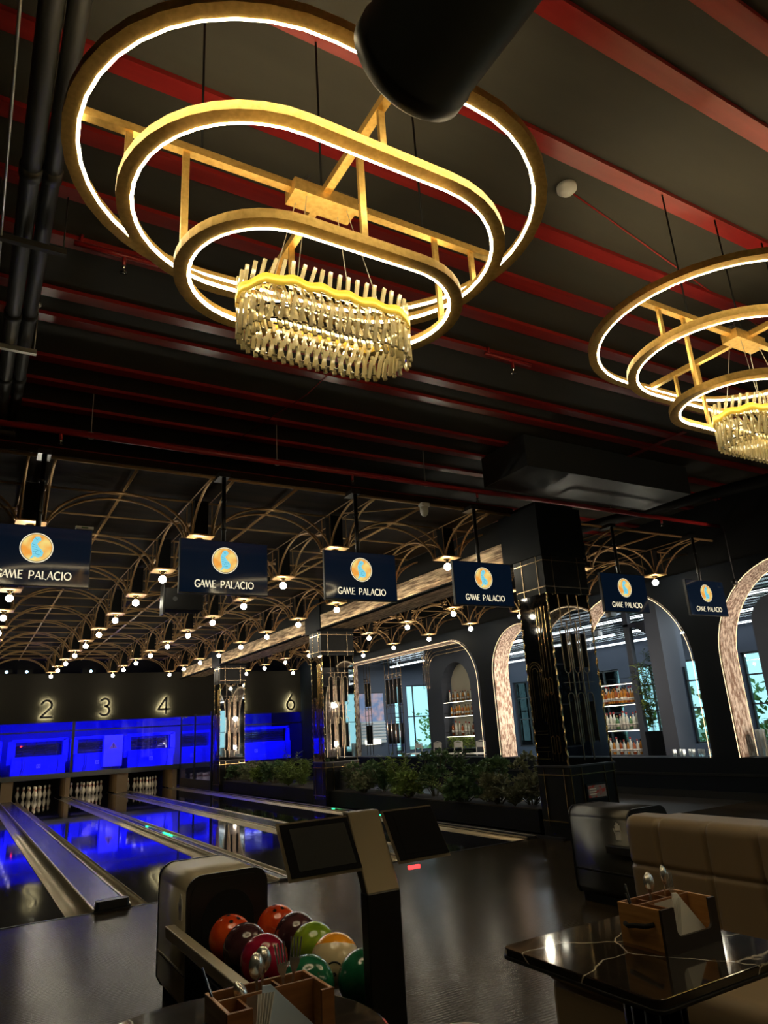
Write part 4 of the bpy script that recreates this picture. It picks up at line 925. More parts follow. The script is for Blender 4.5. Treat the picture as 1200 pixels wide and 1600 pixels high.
def bottle(kind):
    cols = [((0.55, 0.22, 0.03), 'amber'), ((0.75, 0.78, 0.7), 'clear'), ((0.10, 0.25, 0.10), 'green'), ((0.35, 0.08, 0.02), 'brown')]
    c, nm = cols[kind]
    t = bpy.data.objects.new('bottle', None); C.objects.link(t)
    m_ = mat('bottle_glass_'+nm, c, 0.1, coat=0.5)
    pr = [[(0.036, 0), (0.038, 0.02), (0.038, 0.17), (0.03, 0.20), (0.013, 0.225), (0.012, 0.28)], [(0.032, 0), (0.034, 0.19), (0.014, 0.24), (0.013, 0.30)], [(0.04, 0), (0.042, 0.13), (0.036, 0.17), (0.015, 0.20), (0.014, 0.25)], [(0.035, 0), (0.035, 0.2), (0.013, 0.215), (0.012, 0.27)]][kind]
    b = MB(); b.lathe(pr, (0, 0, 0), 10); b.build('glass_body', m_, t)
    b = MB(); b.lathe([(0.016, pr[-1][1]-0.03), (0.016, pr[-1][1]+0.01)], (0, 0, 0), 8); b.build('cap', [m_black, m_pinred, m_trim, m_black][kind], t)
    b = MB(); b.lathe([(pr[0][0]+0.004, 0.05), (pr[0][0]+0.004, 0.11)], (0, 0, 0), 10); b.build('paper_label', m_paper, t)
    return t
protos = [bottle(k) for k in range(4)]; used = [False]*4
def bottles(y0, y1, z, n, where, x=13.12, kinds=(0, 1, 2, 3), sc=1.0):
    for i in range(n):
        k = kinds[(i*7+int(z*10)) % len(kinds)]; y = y0+(y1-y0)*(i+0.5)/n
        cn = ['amber', 'clear', 'green', 'brown'][k]
        lb = '%s bottle on the %s, %s from the left' % (cn, where, ORD[n-1-i] if n-1-i < 20 else 'last')
        if not used[k]: o = protos[k]; used[k] = True; o.location = (x+random.uniform(-.02, .02), y, z)
        else: o = dup(protos[k], (x+random.uniform(-.02, .02), y, z))
        s_ = sc*random.uniform(0.85, 1.1); o.scale = (s_, s_, s_)
        tag(o, lb, 'bottle', 'bottles on the bar shelves')
def shelf_unit(y0, y1, zs, label, top, x0=P2+0.02, back=True):
    t = thing('bar_shelf', label, 'shelf', (x0, (y0+y1)/2, zs[-1]-0.3), 0, 'lit bar shelves'); zb = zs[-1]-0.3; h2 = (y1-y0)/2
    if back: b = MB(); b.box(0.34, 0.36, -h2, h2, 0, top-zb); b.build('back_panel', m_niche, t)
    for z in zs:
        b = MB(); b.box(0.0, 0.34, -h2, h2, z-zb-0.02, z-zb); sb = b.build('shelf_board', m_plast, t)
        b = MB(); b.box(0.0, 0.02, -h2, h2, z-zb-0.034, z-zb-0.021); b.build('shelf_light', m_shelfled, sb)
        b = MB(); b.tube([(-0.01, -h2, z-zb+0.1), (-0.01, h2, z-zb+0.1)], 0.005, 4); b.build('guard_rail', m_black, sb)
    return t
shelf_unit(11.24, 12.4, [H+0.72, H+0.26, H-0.30, H-0.85], 'tall open bar shelf of bottles right of the nearest mirrored column', H+0.78, back=False)
bottles(11.28, 12.36, H+0.28, 13, 'upper shelf beside the nearest column', kinds=(0, 0, 3, 0), sc=1.15)
bottles(11.28, 12.36, H+0.28, 13, 'upper shelf beside the nearest column, rear rank', x=13.25, kinds=(0, 1, 1, 0), sc=1.3)
bottles(11.28, 12.36, H-0.29, 11, 'middle shelf beside the nearest column', kinds=(1, 2, 1, 1), sc=1.2)
bottles(11.28, 12.36, H-0.84, 11, 'lower shelf beside the nearest column', kinds=(1, 0, 1, 3), sc=1.2)
shelf_unit(17.28, 18.72, [H+0.73, H+0.30, H-0.28], 'lit bar shelf inside the blue grey arch', H+1.9)
bottles(17.4, 18.6, H+0.31, 8, 'upper shelf inside the blue grey arch', x=13.15, kinds=(0, 0, 3), sc=1.1)
bottles(17.4, 18.6, H+0.74, 9, 'top shelf inside the blue grey arch', x=13.15, kinds=(0, 1), sc=1.0)
bottles(17.4, 18.6, H-0.27, 7, 'bottom shelf inside the blue grey arch', x=13.15, kinds=(1, 1, 3), sc=1.35)
b = MB()
for k in range(700):
    leaf(b, Vector((random.uniform(0, 0.25), random.uniform(-0.72, 0.72), random.uniform(0, 0.33))), rv()+Vector((0, 0, 0.6)), rv(), 0.09, 0.03)
o = b.build('hedge', m_leafA); o.location = (P2+0.02, 18.0, H-0.66); tag(o, 'lit green hedge under the bar shelf in the blue grey arch', 'hedge')
plant('bamboo', 13.15, 10.55, 1.9, 'tall bamboo in the arch left of the far window', m_leafB, 0.34, H-0.36, 'bamboo'); plant('bamboo', 13.1, 10.9, 1.7, 'second tall bamboo beside the pier in the arch', m_leafA, 0.28, H-0.36, 'bamboo')
plant('fern', 12.2, 7.3, 0.5, 'green fern on the sill of the arch at the right edge', m_leafA, 0.3, H-0.55, 'fern')
plant('bamboo', 13.6, 12.9, 2.3, 'slender plant seen in the arch left of the nearest column', m_leafB, 0.4, 0.0, 'bamboo')
# interior ceiling: dark slats and small box downlights
k = 0
for i in range(18):
    x = 11.8+i*0.41; b = MB(); b.box(x-0.03, x+0.03, -4.9, 23.9, H+2.445, H+2.46)
    tag(b.build('ceiling_slat', m_mblack), 'black slat under the reflecting bar ceiling, %s from the arcade' % ORD[i], 'slat', 'slats of the bar ceiling')
dl = None; kk = 0
for i in range(5):
    for j in range(10):
        x = 12.2+i*1.35; y = 6.0+j*1.5
        lb = 'white box downlight, %s row from the arcade, %s from the right' % (ORD[i], ORD[j])
        if dl is None:
            dl = thing('box_downlight', lb, 'downlight', (x, y, H+2.46), 0, 'box downlights of the bar ceiling')
            b = MB(); b.box(-0.09, 0.09, -0.09, 0.09, -0.12, 0); b.build('housing', m_white, dl)
            b = MB(); b.box(-0.055, 0.055, -0.055, 0.055, -0.124, -0.12); b.build('aperture', m_mblack, dl)
        else: dup(dl, (x, y, H+2.46), None, lb)
for i, (x, y) in enumerate(((15.5, 2), (15.5, 9), (15.5, 16), (15.5, 21.5))):
    area('bar_fill_lamp', (x, y, H+2.3), (0, 0, 0), 2.5, 1.0, 120, (0.8, 0.93, 1.0))  # added lamps without fixtures that brighten the bar
# deco rod screens in the wide opening
def deco(y0, n, label, pitch=0.22):
    t = thing('deco_screen', label, 'screen', (11.7, y0, ZS), 0, 'hanging deco rod screens')
    b = MB(); zt = H+2.35-ZS
    for i in range(n): b.tube([(0, i*pitch, 0.02), (0, i*pitch, zt)], 0.012, 5)
    b.build('rod', m_trim2, t)
    for i in range(n-1):
        for z0, z1 in ((1.55, 2.3), (0.35, 0.95)): b = MB(); b.box(-0.02, 0.02, (i+0.28)*pitch, (i+0.72)*pitch, z0, z1); b.build('dark_panel', m_mblack, t)
    b = MB(); w_ = (n-1)*pitch
    for z in (0.3, 1.0, 1.25, 1.5, 2.36, 2.46): b.bar((0, -0.04, z), (0, w_+0.04, z), 0.014)
    for i in range(n-1):
        c = (i+0.5)*pitch; b.tube([(0, c+0.07*math.cos(q*PI/8), 2.36+0.07*math.sin(q*PI/8)) for q in range(9)], 0.008, 4); b.tube([(0, c+0.07*math.cos(q*PI/8), 1.5-0.07*math.sin(q*PI/8)) for q in range(9)], 0.008, 4)
    b.build('arch_motif', m_trim2, t)
deco(19.05, 5, 'hanging screen of thin gold rods with dark bars in the wide opening', 0.25); deco(21.05, 3, 'narrow screen of gold rods beside the middle mirrored column', 0.2)
t = thing('curved_rods', 'four nested curved gold rods beside the blue grey arch', 'ornament', (11.75, 16.0, H+1.2))
for i in range(4):
    r = 0.45+0.1*i; b = MB(); b.tube([(0, 1.55+0.1*i, -0.1), (0, 1.55+0.1*i, 0.35)]+[(0, 1.1+r*math.cos(q*PI/12), 0.35+r*math.sin(q*PI/12)) for q in range(7)]+[(0, -0.9, 0.35+r)], 0.012, 5); b.tube([(0, 1.55+0.1*i, 0.3), (0, 1.55+0.1*i, 1.26)], 0.010, 5); b.build('rod', m_trim2, t)
t = thing('counter', 'long glossy counter along the wide opening', 'counter', (11.55, 15.2, 0)); b = MB(); b.box(0, 0.6, 0, 6.0, H-0.82, H-0.76); b.build('counter_top', m_marble, t); b = MB(); b.box(0.05, 0.45, 0.05, 5.95, 0, H-0.82); b.build('counter_body', m_black, t)
def bar_chair(y, label):
    t = thing('bar_chair', label, 'chair', (12.7, y, 0), 0, 'bar chairs at the counter')
    b = MB(); b.box(-0.2, 0.2, -0.2, 0.2, 0.60, 0.66); b.build('seat', m_paper, t, 0.02)
    b = MB(); b.tube([(0.2, -0.2, 0.66), (0.22, -0.2, 0.95), (0.22, 0, 0.98), (0.22, 0.2, 0.95), (0.2, 0.2, 0.66)], 0.015, 6); b.box(0.19, 0.22, -0.16, 0.16, 0.8, 0.94); b.build('backrest', m_white, t)
    for sx in (-1, 1):
        for sy in (-1, 1): b = MB(); b.tube([(sx*0.17, sy*0.17, 0.6), (sx*0.2, sy*0.2, 0)], 0.012, 5); b.build('leg', m_white, t)
    return t
for i, y in enumerate((16.9, 18.0, 19.1, 20.2)): bar_chair(y, 'pale bar chair beyond the wide opening, %s from the right' % ORD[i])
t = thing('mural', 'blue and coral floral mural on the end wall beyond the wide opening', 'mural', (13.3, 23.97, H+0.82))
mm = mat('self_lit_mural_print', (0.10, 0.16, 0.30), 0.4, noise=((0.7, 0.35, 0.22), (2.2, 2.2, 2.2), 4, 0.45, 0.62), emis=(0.25, 0.36, 0.6), es=0.35)  # emission stands in for light falling on the print
b = MB(); b.box(-0.6, 0.55, -0.02, 0, -0.5, 0.55); b.build('print', mm, t)
b = MB(); b.box(-0.6, 0.55, -0.03, -0.02, 0.55, 0.58); b.build('frame', m_plast, t)
t = thing('slatted_panel', 'pale slatted panel with a warm light below the mural', 'panel', (13.35, 23.9, H-0.45))
b = MB(); b.box(-0.55, 0.5, 0, 0.05, 0, 0.8); b.build('backing', mat('pale_panel', (0.45, 0.55, 0.6), 0.5), t)
b = MB()
for i in range(7): b.box(-0.55, 0.5, -0.03, 0, 0.04+0.11*i, 0.10+0.11*i)
b.build('slats', m_white, t)
b = MB(); b.box(-0.4, 0.25, -0.05, -0.03, -0.02, 0.14); b.build('warm_light', m_shelfled, t)
# glass vases / tumbler rows on the sills
def vase(x, y, z, label, r=0.05, h=0.3):
    t = thing('glass_vase', label, 'vase', (x, y, z), 0, 'fluted glass vases on the sill')
    b = MB(); k = 16; vs = []
    for rr, zz in ((r*0.8, 0), (r, h*0.3), (r, h)):
        for q in range(k): an = 2*PI*q/k; e = rr*(1+0.08*(q % 2)); vs.append((e*math.cos(an), e*math.sin(an), zz))
    b.add(vs, [(i*k+q, i*k+(q+1) % k, (i+1)*k+(q+1) % k, (i+1)*k+q) for i in range(2) for q in range(k)]); b.build('glass_wall', mat('ribbed_glass', (0.75, 0.85, 0.9), 0.1, trans=0.5), t)
    return t
v0 = vase(11.3, 7.3, ZS, 'fluted glass cylinder on the right edge arch sill, first from the left', 0.07, 0.42)
for i in range(1, 9): dup(v0, (11.3+0.05*(i % 2), 7.3-0.17*i, ZS), None, 'fluted glass cylinder on the right edge arch sill, %s from the left' % ORD[i])
g0 = vase(11.25, 8.2, ZS, 'clear tumbler on the arch sill behind the fifth screen, first from the right', 0.035, 0.12)
for i in range(1, 9): dup(g0, (11.25+0.06*(i % 2), 8.2+0.1*i, ZS), None, 'clear tumbler on the arch sill behind the fifth screen, %s from the right' % ORD[i])

# outside greenery
b = MB()
for k in range(5000):
    leaf(b, Vector((random.uniform(0, 1.5), random.uniform(-8, 34), random.uniform(0, 1)**1.5*2.2)), rv()+Vector((0, 0, 0.5)), rv(), 0.3, 0.16)
o = b.build('outdoor_hedge', m_leafA); o.location = (21.5, 0, 0); tag(o, 'leafy hedge outside beyond the bright windows', 'hedge', kind='stuff')
# backdrop wall of a building far outside is left to the sky

# ------------------------------------------------------------------ ball returns
def ball_return(x, y, label, rail=True, metal=None):
    metal = metal or m_hood
    t = thing('ball_return', label, 'ball return', (x, y, 0), 0, 'ball returns')
    W_, D, T = 0.45, 0.62, H-0.70; r = 0.085
    def prof(ins, z0):
        w2 = W_/2-ins
        return [(-w2+0.03, z0), (-w2, z0+0.05), (-w2, T-ins-r)]+arc(-w2+r, T-ins-r, r, 180, 90, 8)+arc(w2-r, T-ins-r, r, 90, 0, 8)+[(w2, z0+0.05), (w2-0.03, z0)]
    b = MB(); b.prism(prof(0, 0.06), lambda p: (p[0], 0, p[1]), lambda p: (p[0], D, p[1]), True)
    b.build('hood_shell', metal, t)
    b = MB(); b.prism(prof(-0.004, 0.055), lambda p: (p[0], -0.012, p[1]), lambda p: (p[0], 0.004, p[1])); b.build('rim', m_black, t); b = MB(); b.prism(prof(-0.004, 0.055), lambda p: (p[0], D-0.004, p[1]), lambda p: (p[0], D+0.012, p[1])); b.build('rim', m_black, t)
    b = MB(); b.box(-W_/2+0.03, W_/2-0.03, 0.03, D-0.03, 0, 0.06); b.build('plinth', m_mblack, t)
    b = MB(); b.prism(prof(0.02, 0.07), lambda p: (p[0], -0.016, p[1]), lambda p: (p[0], -0.012, p[1])); fp = b.build('front_panel', m_black, t)
    b = MB(); cz = T-0.23; k = 30
    pts = arc(0, cz, 0.145, 0, 180, 14)+[(-0.145, 0.36), (0.145, 0.36)]
    b.prism(pts, lambda p: (p[0], -0.018, p[1]), lambda p: (p[0], -0.0165, p[1])); b.build('ball_opening', m_mblack, fp)
    b = MB()
    for s in (-1, 1):
        b.box(s*(W_/2+0.001)-0.001, s*(W_/2+0.001)+0.001, 0.0, D, 0.235, 0.242)
    b.build('door_seam', m_mblack, t)
    b = MB(); b.box(-W_/2-0.006, -W_/2, 0.02, D, 0.243, 0.252); b.build('door_handle', metal, t)
    # raised hand emblem on the left flank
    b = MB(); f0 = lambda p: (-W_/2-0.001, 0.10+p[0], H-0.86+p[1]); f1 = lambda p: (-W_/2-0.008, 0.10+p[0], H-0.86+p[1])
    b.prism([(0.028, -0.06), (-0.022, -0.06), (-0.026, 0.01), (0.028, 0.01)], f0, f1)
    for q, (c, hh) in enumerate(((0.022, 0.045), (0.008, 0.065), (-0.006, 0.06), (-0.02, 0.045))): stroke(b, [(c, 0.0), (c+0.002*q, hh)], 0.010, f0, f1)
    stroke(b, [(0.026, -0.02), (0.045, 0.02)], 0.010, f0, f1); b.build('hand_emblem', m_white, t)
    if rail:
        L = 1.44
        b = MB(); b.box(-0.2, 0.16, -L, -0.02, 0.08, 0.30); b.build('rack_body', m_mblack, t, 0.01)
        b = MB()
        for x_ in (-0.19, -0.04, 0.08, 0.23): b.tube([(x_, -L, 0.345), (x_, -0.02, 0.345)], 0.012, 6)
        b.build('ball_rail', m_mblack, t)
        b = MB(); b.prism([(-0.022, -0.03), (0.022, -0.03), (0.028, 0.03), (-0.028, 0.03)], lambda p: (-0.262+p[0], 0.20, H-0.985+p[1]), lambda p: (-0.262+p[0], -L, H-0.985+p[1])); b.build('side_rail', metal, t, 0.006)
    return t
ball_return(1.365, 4.2, 'bronze ball return with rounded hood and rack of coloured balls in the foreground')
ball_return(4.73, 4.15, 'dark grey ball return behind the taupe sofa', True, m_grymet)

def ball(x, y, z, label, m_, rot=(0, 0, 0), extra=None):
    t = thing('bowling_ball', label, 'bowling ball', (x, y, z), 0, 'bowling balls on the rack'); t.rotation_euler = rot
    b = MB(); b.sphere((0, 0, 0), 0.108, 40, 24); b.build('ball_body', m_, t)
    b = MB()
    for (a, c) in ((-0.03, -0.012), (0.012, -0.02), (-0.004, 0.034)):
        n = Vector((a, c, 0)); n.z = math.sqrt(0.108**2-a*a-c*c); d = n.normalized(); u = d.orthogonal().normalized(); v = d.cross(u)
        b.add([n*1.004+(u*math.cos(q*PI/6)+v*math.sin(q*PI/6))*0.0105 for q in range(12)], [tuple(range(12))])
    b.build('finger_hole', m_mblack, t)
    return t
def bm_(n, c1, c2): return mat(n, c1, 0.12, coat=0.6, noise=(c2, (9, 9, 14), 5, 0.4, 0.68))
m_or = bm_('orange_ball', (0.62, 0.055, 0.01), (0.85, 0.14, 0.02)); m_pu = bm_('plum_ball', (0.05, 0.018, 0.022), (0.09, 0.035, 0.04))
m_cr = bm_('crimson_ball', (0.28, 0.008, 0.03), (0.42, 0.02, 0.06)); m_li = bm_('lime_ball', (0.18, 0.32, 0.02), (0.33, 0.48, 0.04)); m_gr = bm_('green_ball', (0.01, 0.10, 0.05), (0.02, 0.17, 0.08))
m_ye = mat('orange_and_cream_ball', (0.8, 0.65, 0.4), 0.12, coat=0.6)
nt = m_ye.node_tree; tc = nt.nodes.new('ShaderNodeTexCoord'); sp = nt.nodes.new('ShaderNodeSeparateXYZ'); cr = nt.nodes.new('ShaderNodeValToRGB'); cr.color_ramp.interpolation = 'CONSTANT'
cr.color_ramp.elements[0].color = (0.68, 0.56, 0.34, 1); cr.color_ramp.elements[1].position = 0.05; cr.color_ramp.elements[1].color = (0.95, 0.36, 0.02, 1)
nt.links.new(tc.outputs['Object'], sp.inputs[0]); nt.links.new(sp.outputs['Z'], cr.inputs[0]); nt.links.new(cr.outputs[0], nt.nodes['Principled BSDF'].inputs['Base Color'])
BZ = H-0.96
ball(1.29, 3.92, BZ, 'orange bowling ball at the back of the left row, by the hood opening', m_or, (0.35, -0.15, 0.5))
ball(1.29, 3.69, BZ, 'dark plum bowling ball in the left row between orange and crimson', m_pu, (1.5, 0.4, 0))
ball(1.29, 3.44, BZ, 'crimson bowling ball in the left row', m_cr, (2.4, 0.4, 0))
ball(1.31, 3.0, BZ, 'green bowling ball half hidden behind the forks', m_gr, (2.0, 0.8, 0))
ball(1.55, 3.94, BZ, 'orange bowling ball at the back of the right row', m_or, (0.3, -0.1, 0.2))
ball(1.56, 3.71, BZ, 'dark plum bowling ball in the right row behind the lime one', m_pu, (1.7, -0.4, 0))
ball(1.545, 3.465, BZ, 'lime green bowling ball in the right row', m_li, (2.4, 0.2, 0))
y_ = ball(1.54, 3.22, BZ, 'orange and cream bowling ball with a black ring mark', m_ye, (-0.35, 0.25, 0))
from mathutils import Euler
b = MB(); d = (Euler((-0.35, 0.25, 0)).to_matrix().inverted() @ Vector((-0.42, -0.78, -0.12))).normalized(); u = d.cross(Vector((0, 0, 1))).normalized(); v = u.cross(d)
b.tube([(d*0.102+(u*math.cos(q*PI/10)+v*math.sin(q*PI/10))*0.036).normalized()*0.108 for q in range(-3, 14)], 0.0035, 5)
b.tube([(d*0.105+(u*math.cos(q*PI/5)+v*math.sin(q*PI/5))*0.006-v*0.012).normalized()*0.108 for q in range(10)], 0.003, 5, True); b.build('ring_mark', m_black, y_)
ball(1.525, 2.92, BZ, 'green bowling ball nearest the console post', m_gr, (2.2, 0.2, 1.0))
ball(4.6, 3.4, BZ, 'dark bowling ball on the far ball return, behind the sofa', m_pu, (1.5, 0, 0))

# console with two angled displays
t = thing('scoring_console', 'black scoring console with two tilted touch displays on one post', 'console', (1.46, 2.6, 0))
def arm(z0, y0, z1, y1, mm, nm, x0=-0.073, x1=0.073, th=0.05):
    b = MB(); b.add([(x0, y0, z0), (x1, y0, z0), (x1, y1, z1), (x0, y1, z1), (x0, y0+th, z0), (x1, y0+th, z0), (x1, y1+th, z1), (x0, y1+th, z1)],
        [(0, 1, 2, 3), (7, 6, 5, 4), (0, 4, 5, 1), (1, 5, 6, 2), (2, 6, 7, 3), (3, 7, 4, 0)]); return b.build(nm, mm, t, 0.006)
arm(0.02, 0.0, H-0.585, 0.0, m_black, 'post', th=0.06)  # same metal as the arm; black stands in for its shade
arm(H-0.59, 0.0, H-0.31, 0.14, m_bronze, 'arm')
b = MB(); b.box(-0.16, 0.16, -0.12, 0.2, 0, 0.02); b.build('base_plate', m_black, t, 0.004)
sl = (H-0.315-(H-0.505)); 
def dpanel(x0, x1, nm, off, z0=H-0.505, z1=H-0.318, y0=0.012, y1=0.142, mm=None, th=0.03):
    b = MB(); n = Vector((0, -(z1-z0), (y1-y0))).normalized()*off
    A = [(x0, y0, z0), (x1, y0, z0), (x1, y1, z1), (x0, y1, z1)]
    A = [tuple(Vector(a)+n) for a in A]; Bk = [tuple(Vector(a)-n.normalized()*th) for a in A]
    b.add(A+Bk, [(0, 1, 2, 3), (7, 6, 5, 4), (0, 4, 5, 1), (1, 5, 6, 2), (2, 6, 7, 3), (3, 7, 4, 0)]); return b.build(nm, mm, t)
for (a, c, nm) in ((-0.385, -0.078, 'left'), (0.078, 0.33, 'right')):
    h_ = dpanel(a, c, 'display_housing', 0.0, mm=m_bronze, th=0.03)
    g = dpanel(a+0.014, c-0.002, 'display_glass', 0.002, H-0.495, H-0.325, 0.019, 0.137, m_kscreen, 0.002); g.parent = h_
    s = dpanel(a+0.05, c-0.02, 'display_area', 0.003, H-0.478, H-0.342, 0.031, 0.125, m_kdark if nm == 'left' else m_kscreen, 0.001); s.parent = h_
b = MB(); b.box(0.12, 0.17, 0.0, 0.012, H-0.528, H-0.516); b.build('red_status_light', m_red_led, t)

# ------------------------------------------------------------------ tables, sofa, pouf
def slab_rr(w, d, r, z0, z1, name, m_, t, cx=0, cy=0):
    b = MB(); pts = rrect(w, d, r, 6); b.prism(pts, lambda p: (cx+p[0], cy+p[1], z0), lambda p: (cx+p[0], cy+p[1], z1)); return b.build(name, m_, t, 0.003)
TZ = H-0.66
t = thing('marble_table', 'square black marble table in front of the taupe sofa', 'table', (1.825, 1.68, 0))
slab_rr(0.62, 0.60, 0.03, TZ-0.022, TZ, 'table_top', m_marble, t)
slab_rr(0.626, 0.606, 0.032, TZ-0.032, TZ-0.021, 'under_edge', m_black, t)
b = MB()
for q in range(12):
    an = 2*PI*q/12; b.tube([(0.075*math.cos(an), 0.075*math.sin(an), 0.03), (0.075*math.cos(an), 0.075*math.sin(an), TZ-0.03)], 0.016, 6)
b.build('fluted_post', m_black, t)
b = MB(); b.tube([(0, 0, 0.02), (0, 0, TZ-0.03)], 0.06, 12); b.build('inner_post', m_trim, t)
b = MB(); b.lathe([(0.24, 0), (0.24, 0.015), (0.1, 0.03)], (0, 0, 0), 32); b.build('foot', m_black, t)
t = thing('marble_table', 'dark marble table carrying the near cutlery caddy, bottom edge of the photo', 'table', (0.585, 1.80, 0))
b = MB(); b.lathe([(0.35, TZ-0.022), (0.372, TZ-0.02), (0.376, TZ-0.012), (0.374, TZ-0.002), (0.368, TZ)], (0, 0, 0), 64, False); b.build('table_top', m_marble, t)
b = MB(); b.tube([(0, 0, 0.02), (0, 0, TZ-0.02)], 0.06, 12); b.build('post', m_black, t)
b = MB(); b.lathe([(0.22, 0), (0.22, 0.015), (0.08, 0.03)], (0, 0, 0), 32); b.build('foot', m_black, t)

t = thing('sofa', 'taupe upholstered sofa with quilted back beside the square marble table', 'sofa', (2.75, 1.4, 0))
Y0, Y1 = -1.5, 1.42   # local extent along the back
b = MB(); b.box(-0.33, 0.75, Y0, Y1, 0.03, 0.30); b.build('base', m_sofa, t, 0.03)
b = MB(); b.box(-0.36, 0.36, Y0, Y1+0.01, 0.29, H-0.96); s_ = b.build('seat_cushion', m_sofa, t); md = s_.modifiers.new('bv', 'BEVEL'); md.width = 0.05; md.segments = 5
for p in s_.data.polygons: p.use_smooth = True
def back_panel(xf, xb, zt, name, y0, y1):
    b = MB(); ny, nz = 420, 60; vs = []
    seams = [1.21, 0.94, 0.68, 0.42, 0.16, -0.1, -0.36, -0.62, -0.9, -1.2]; zs_ = zt-0.22
    z0 = H-1.0
    for j in range(nz+1):
        for i in range(ny+1):
            y = y0+(y1-y0)*i/ny; z = z0+(zt-z0)*j/nz
            d = 0.024*sum(math.exp(-((y-s)/0.012)**2) for s in seams)+0.014*math.exp(-((z-zs_)/0.010)**2)
            x = xf+d
            e = min(y-y0, y1-y, 0.06); x += 0.05*(1-math.sqrt(max(0, 1-(1-e/0.06)**2)))
            if zt-z < 0.05: q = 1-(zt-z)/0.05; x += 0.05*(1-math.sqrt(max(0, 1-q*q)))
            vs.append((x, y, z))
    n = ny+1; fs = [(j*n+i, j*n+i+1, (j+1)*n+i+1, (j+1)*n+i) for j in range(nz) for i in range(ny)]
    m0 = len(vs)
    vs += [(xb, v[1], v[2]) for v in vs[:m0]]
    fs += [(m0+j*n+i, m0+(j+1)*n+i, m0+(j+1)*n+i+1, m0+j*n+i+1) for j in range(nz) for i in range(ny)]
    top = [nz*n+i for i in range(n)]
    fs += [(top[i], top[i+1], m0+top[i+1], m0+top[i]) for i in range(ny)]
    fs += [(j*n, (j+1)*n, m0+(j+1)*n, m0+j*n) for j in range(nz)]+[(j*n+ny, m0+j*n+ny, m0+(j+1)*n+ny, (j+1)*n+ny) for j in range(nz)]
    b.add(vs, fs, True); return b.build(name, m_sofa, t)
back_panel(0.27, 0.46, H-0.50, 'backrest', Y0, Y1)
back_panel(0.47, 0.66, H-0.52, 'backrest', Y0, Y1-0.05)
t = thing('pouf', 'olive taupe pouf corner beside the near marble table', 'pouf', (1.40, 2.10, 0))
slab_rr(0.40, 0.40, 0.10, 0.04, H-0.95, 'cushion', m_sofa, t)

# ------------------------------------------------------------------ cutlery caddies and what they hold
def caddy(x, y, label, front):
    t = thing('cutlery_caddy', label, 'caddy', (x, y, TZ), 0, 'wooden cutlery caddies')
    W_, D, h_, k = 0.245, 0.155, 0.118, 0.009
    b = MB(); b.box(0, W_, 0, D, 0, k); b.build('base', m_wood2, t)
    b = MB(); b.box(0, k, 0, D, k, h_); lw = b.build('end_panel', m_wood, t, 0.0015)
    b = MB(); b.tube([(-0.006, 0.02, h_*0.66), (-0.014, 0.045, h_*0.60), (-0.012, 0.085, h_*0.56), (-0.014, 0.11, h_*0.52), (-0.006, 0.13, h_*0.54)], 0.007, 6); b.build('strap_handle', m_mblack, lw)
    b = MB(); b.box(W_-k, W_, 0, D, k, h_); b.build('end_panel', m_wood, t, 0.0015)
    b = MB(); b.box(k, W_-k, D-k, D, k, h_); b.build('rear_panel', m_wood2, t, 0.0015)
    b = MB(); b.box(k, W_-k, 0.082, 0.082+k*0.7, k, h_); b.build('long_divider', m_wood2, t, 0.0015)
    for xx in (0.075, 0.155): b = MB(); b.box(xx, xx+0.006, 0.088, D-k, k, h_-0.004); b.build('short_divider', m_wood2, t)
    b = MB(); b.box(0.05, 0.056, k, 0.082, k, h_-0.004); b.build('short_divider', m_wood2, t)
    pts = [(0, 0), (W_, 0), (W_, h_), (W_-0.032, h_)]+arc(W_-0.032-0.022, 0.045+0.0, 0.022, 0, -90, 6)[1:]
    pts = [(0, 0), (W_, 0), (W_, h_), (W_-0.03, h_), (W_-0.03, 0.06)]+arc(W_-0.05, 0.06, 0.02, 0, -90, 5)[1:]+arc(0.075, 0.06, 0.02, 270, 180, 5)+[(0.055, h_), (0, h_)]
    b = MB(); b.prism(pts, lambda p: (p[0], -k, p[1]), lambda p: (p[0], 0, p[1])); b.build('front_panel', front, t)
    return t
c1 = caddy(0.535, 1.65, 'brown wooden cutlery caddy in the foreground before the bowling balls', m_wood2)
c2 = caddy(1.795, 1.585, 'honey wood cutlery caddy with dark front on the square marble table', m_woodd)
def napkins(cx, cy, where, m1):
    o0 = None
    for i in range(6):
        dx = 0.062+i*0.0035; 
        b = MB(); b.prism([(0, 0), (0.085, 0), (0.085, 0.105), (0.0, 0.128)], lambda p: (0, 0.004+p[0]*0.8, p[1]), lambda p: (0.0016, 0.004+p[0]*0.8, p[1]))
        o = b.build('napkin', m_paper); o.location = (cx+dx, cy, TZ+0.01); o.rotation_euler = (0, 0.07+0.03*i, 0.0)
        tag(o, 'white paper napkin standing in the %s, %s from the left' % (where, ORD[i]), 'napkin', 'paper napkins in the '+where)
    b = MB(); b.prism([(0, 0), (0.16, 0), (0.02, 0.135), (0, 0.137)], lambda p: (p[0], 0.03, p[1]), lambda p: (p[0], 0.033, p[1]))
    o = b.build('napkin', m1); o.location = (cx+0.085, cy, TZ+0.008); o.rotation_euler = (0.12, 0, 0)
    tag(o, 'napkin folded to a triangle leaning across the front of the '+where, 'napkin', 'paper napkins in the '+where)
napkins(0.535, 1.65, 'near caddy', m_paperb); napkins(1.795, 1.585, 'far caddy', m_paper)
